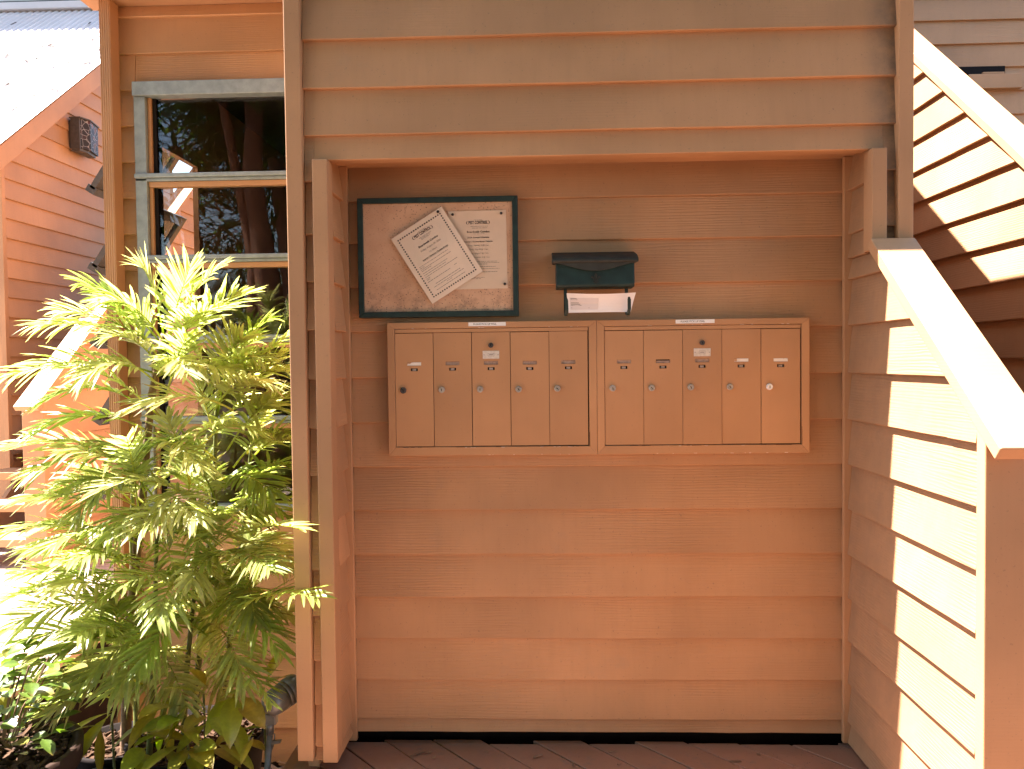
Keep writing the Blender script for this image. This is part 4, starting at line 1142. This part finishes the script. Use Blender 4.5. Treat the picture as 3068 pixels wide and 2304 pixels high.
BLV = [(560,2140,2.70, 420,2200,2.50,.030), (560,2150,2.70, 465,2190,2.45,.030), (545,2120,2.70, 400,2150,2.48,.034), (700,2080,2.72, 690,2230,2.52,.036), (710,2090,2.72, 790,2180,2.55,.034), (690,2090,2.75, 620,2200,2.56,.024),
       (560,2230,2.66, 420,2320,2.45,.034), (570,2240,2.66, 640,2300,2.46,.034), (560,2240,2.66, 510,2330,2.44,.026), (800,2040,2.90, 860,1935,2.85,.030), (790,2060,2.90, 890,2020,2.80,.034), (760,2100,2.86, 690,2010,2.80,.022),
       (620,2060,2.75, 560,1990,2.60,.022), (600,2080,2.75, 480,2060,2.58,.022), (650,2100,2.74, 760,2060,2.66,.022), (330,2140,2.78, 210,2330,2.55,.024), (345,2130,2.78, 150,2250,2.55,.022), (640,2230,2.66, 760,2310,2.50,.028),
       (480,2120,2.72, 390,2240,2.52,.024), (520,2180,2.70, 600,2230,2.50,.026), (440,2240,2.66, 360,2330,2.48,.030), (700,2160,2.70, 730,2280,2.54,.026)]
for k in range(26):
    px_ = R.choice((430, 500, 560, 620, 700, 760)); py_ = R.uniform(2100, 2260); Yb = R.uniform(2.62, 2.8); an = R.uniform(-3.4, .3); ln = R.uniform(90, 150)
    BLV.append((px_, py_, Yb, px_+ln*math.cos(an), min(2340, py_-ln*math.sin(an)*.7), Yb-R.uniform(-.05, .22), R.uniform(.018, .032)))
for a in BLV:
    A = world(*a[:3]); B = world(*a[3:6]); v = B-A; dr_ = R.uniform(.15, .4); L = v.length
    d_ = v+Vector((0, 0, 1))*dr_*L
    r = R.random()
    broad(ug, A, d_, L*1.05, a[6]*1.05, dr_, tuple(c*R.uniform(.8, 1.15) for c in ((.31, .33, .04) if r < .6 else ((.36, .30, .05) if r < .8 else (.20, .27, .035)))))
for px, py, Y in ((560,2150,2.70), (700,2090,2.72), (565,2240,2.66), (790,2060,2.90), (335,2140,2.78), (610,2080,2.75)):
    p = world(px, py, Y); stem(ug, [(p.x+R.uniform(-.02, .02), p.y+.02, -.46), (p.x, p.y+.01, (p.z-.46)/2), p], .006, .004, M_cane)
# strap leaf with yellow edge
o = broad(ug, world(300, 2170, 2.76), Vector((.05, -.1, -.2)), .16, .018, .1, (.22, .19, .03))

# brown pot with small round leaves at the lower left corner
rp = empty('potted_shrub', (-1.72, 2.32, -.5), 'small round-leaved shrub in a brown pot at the lower left', 'potted plant')
rc = world(-25, 2330, 2.40); rc = Vector((rc.x, 2.42, -.10))
MB().lathe([(0, .17), (.02, .175), (.66, .222), (.70, .245), (.765, .250), (.765, .228), (.74, .222)], (rc.x, rc.y, -.60), (0, 0, 1), 44).build('pot', M_potb, rp, smooth=True)
MB().lathe([(0, .215), (.012, .12), (.018, .01)], (rc.x, rc.y, .125), (0, 0, 1), 30).build('soil', M_ground, rp)
for i in range(170):
    a = R.uniform(0, 6.28); rr = R.uniform(.01, .20); b = Vector((rc.x+1.25*rr*math.cos(a), rc.y+rr*math.sin(a)*.9, .17+R.uniform(.0, .34)*(1-rr)))
    dd = Vector((math.cos(a)+R.uniform(-.4, .4), math.sin(a)+R.uniform(-.8, .2), R.uniform(-.1, .7)))
    k = R.uniform(.8, 1.2); cc = (.085*k, .14*k, .022*k) if R.random() < .7 else (.20*k, .20*k, .04*k)
    broad(rp, b, dd, R.uniform(.05, .10), R.uniform(.016, .028), R.uniform(.1, .4), cc)
m = MB()
for i in range(16):
    a = R.uniform(0, 6.28); rr = R.uniform(.01, .12)
    m.tube([(rc.x+rr*math.cos(a)*.5, rc.y+rr*math.sin(a)*.5, .20), (rc.x+rr*math.cos(a), rc.y+rr*math.sin(a), .32), (rc.x+1.6*rr*math.cos(a), rc.y+1.6*rr*math.sin(a), .40+R.uniform(0, .06))], .003, 5)
m.build('twigs', M_canebrown, rp)

# black plastic sheeting and nursery pot between the pots
bp = MB(); nu, nv = 30, 22; vs = []
q0 = world(215, 2290, 2.72)
for j in range(nv+1):
    for i in range(nu+1):
        u = i/nu-.5; v = j/nv-.5
        x = q0.x+.02+u*.55; y = 2.78+v*.55
        z = -.30 + .20*math.exp(-((u+.15)**2+(v-.1)**2)*7) + .035*math.sin(9*u+5*v*math.sin(u*7)) + .028*math.sin(17*v-11*u) + R.uniform(-.006, .006) - .25*max(0, math.hypot(u, v)-.42)
        vs.append((x, y, z))
fs = [(j*(nu+1)+i, j*(nu+1)+i+1, (j+1)*(nu+1)+i+1, (j+1)*(nu+1)+i) for j in range(nv) for i in range(nu)]
o = bp.add(vs, fs).build('plastic_sheet', M_plastic, None); sm = o.modifiers.new('thick', 'SOLIDIFY'); sm.thickness = .002
tag(o, 'crumpled black plastic sheet on the mulch beside the brown pot', 'plastic sheet')
npot = MB().lathe([(0, .12), (.01, .125), (.38, .155), (.385, .165), (.405, .165), (.405, .152), (.36, .148), (.35, 0)], (q0.x+.02, 3.0, -.48), (0, 0, 1), 36).build('nursery_pot', M_pot, None, smooth=True)
tag(npot, 'black plastic nursery pot of bark behind the crumpled sheet', 'pot')
mulch(npot, q0.x+.02, 3.0, -.125, .145, 160)
mulch(rp, rc.x, rc.y, .13, .21, 260)

# ------------------------------------------------------------------ TREES across the court (some seen in the panes, two added to shade the deck)
def crown(n, rad, hh, ll):
    m = MB(); cols = []
    for i in range(n):
        a = R.uniform(0, 6.28); e = R.uniform(-.9, .8); rr = rad*R.random()**.4
        p = Vector((rr*math.cos(a)*math.cos(e), rr*math.sin(a)*math.cos(e), hh*math.sin(e)))
        d_ = Vector((math.cos(a)+R.uniform(-.6, .6), math.sin(a)+R.uniform(-.6, .6), R.uniform(-.9, .5))).normalized()
        s = d_.cross(Vector((0, 0, 1))).normalized(); l = ll*R.uniform(.5, 1.2); w = l*.075
        b = len(m.v)
        m.v += [tuple(p), tuple(p+d_*l*.4+s*w), tuple(p+d_*l), tuple(p+d_*l*.4-s*w)]
        m.f.append((b, b+1, b+2, b+3)); k = R.uniform(.6, 1.3); cols += [(.085*k, .15*k, .028*k)]*4
    return m, cols
cm, cc = crown(4200, 1.5, 1.25, .42)  # dense crown, used where light from the court side is blocked
cr_mesh = None
cm2, cc2 = crown(800, 1.35, 1.2, .55)
cr2 = None
for i, (x, y, h, lb) in enumerate(((-6.9, -3.2, 3.9, 'leafy tree across the court beside the pale wall'), (-5.2, -4.4, 4.6, 'leafy tree with a leaning red trunk across the court'),
                                   (-3.4, -3.6, 4.2, 'thick red-trunked tree across the court'), (-1.6, -5.2, 4.8, 'tall tree at the back of the court'),
                                   (1.2, -5.6, 4.4, 'tree behind the deck across from the mailboxes'), (-4.4, -6.8, 5.2, 'farthest tall tree across the court'), (4.0, -5.5, 4.6, 'tree at the deck end across from the stairs'), (-8.8, -5.5, 4.8, 'tree farthest left across the court'), (-3.3, -2.2, 5.2, 'nearest added tree, its canopy shading the court'), (.6, -3.0, 5.4, 'added tree, its canopy shading the deck'))):
    t = empty('court_tree', (x, y, -.52), lb, 'tree', 'trees across the court')
    tp = Vector((x+R.uniform(-.4, .4), y+R.uniform(-.3, .3), h))
    stem(t, [(x, y, -.53), (x+.1, y, h*.35), (x+R.uniform(-.1, .2), y, h*.7), tp], .17, .09, M_bark); t.children[-1].name = 'trunk'
    for k in range(2):
        stem(t, [(x+R.uniform(-.3, .3), y+R.uniform(-.3, .3), -.53), (x+R.uniform(-.3, .3), y, h*.5), tp+Vector((R.uniform(-.6, .6), 0, -.2))], .09, .05, M_bark); t.children[-1].name = 'trunk'
    for k in range(7 if i in (4, 5, 6, 8, 9, 10) else 5):
        if i not in (4, 6, 8, 9, 10):
            if cr2 is None: o = cm2.build('crown', M_leaf, None, colors=cc2); cr2 = o.data
            else: o = bpy.data.objects.new('crown', cr2); COL.objects.link(o)
        elif cr_mesh is None:
            o = cm.build('crown', M_leaf, None, colors=cc); cr_mesh = o.data
        else:
            o = bpy.data.objects.new('crown', cr_mesh); COL.objects.link(o)
        o.parent = t
        if i >= 8:  # added trees: crowns pushed forward to shade the deck and block sky
            o.location = (R.uniform(-1.3, 1.6)+(.6 if i == 8 else .4), (.7, -.6, .3, .9, -1.0, 1.6, 2.0)[k]+(.65 if i == 8 else 1.25 if i == 9 else .7), h+.52+R.uniform(-.2, .9)); o.rotation_euler = (0, 0, R.uniform(0, 6)); sc = R.uniform(.8, 1.05); o.scale = (sc, sc, sc*.7)
            continue
        o.location = (R.uniform(-1.3, 1.3), R.uniform(-.7, .5), h+.52+(-.2, -1.9, 1.1, 2.6, -3.0, 4.0, .2)[k]+R.uniform(-.3, .3)); o.rotation_euler = (0, 0, R.uniform(0, 6)); sc = R.uniform(.75, 1.15)*(1, .7, 1.1, 1.2, .8, 1.1, 1.2)[k]; o.scale = (sc, sc, sc)
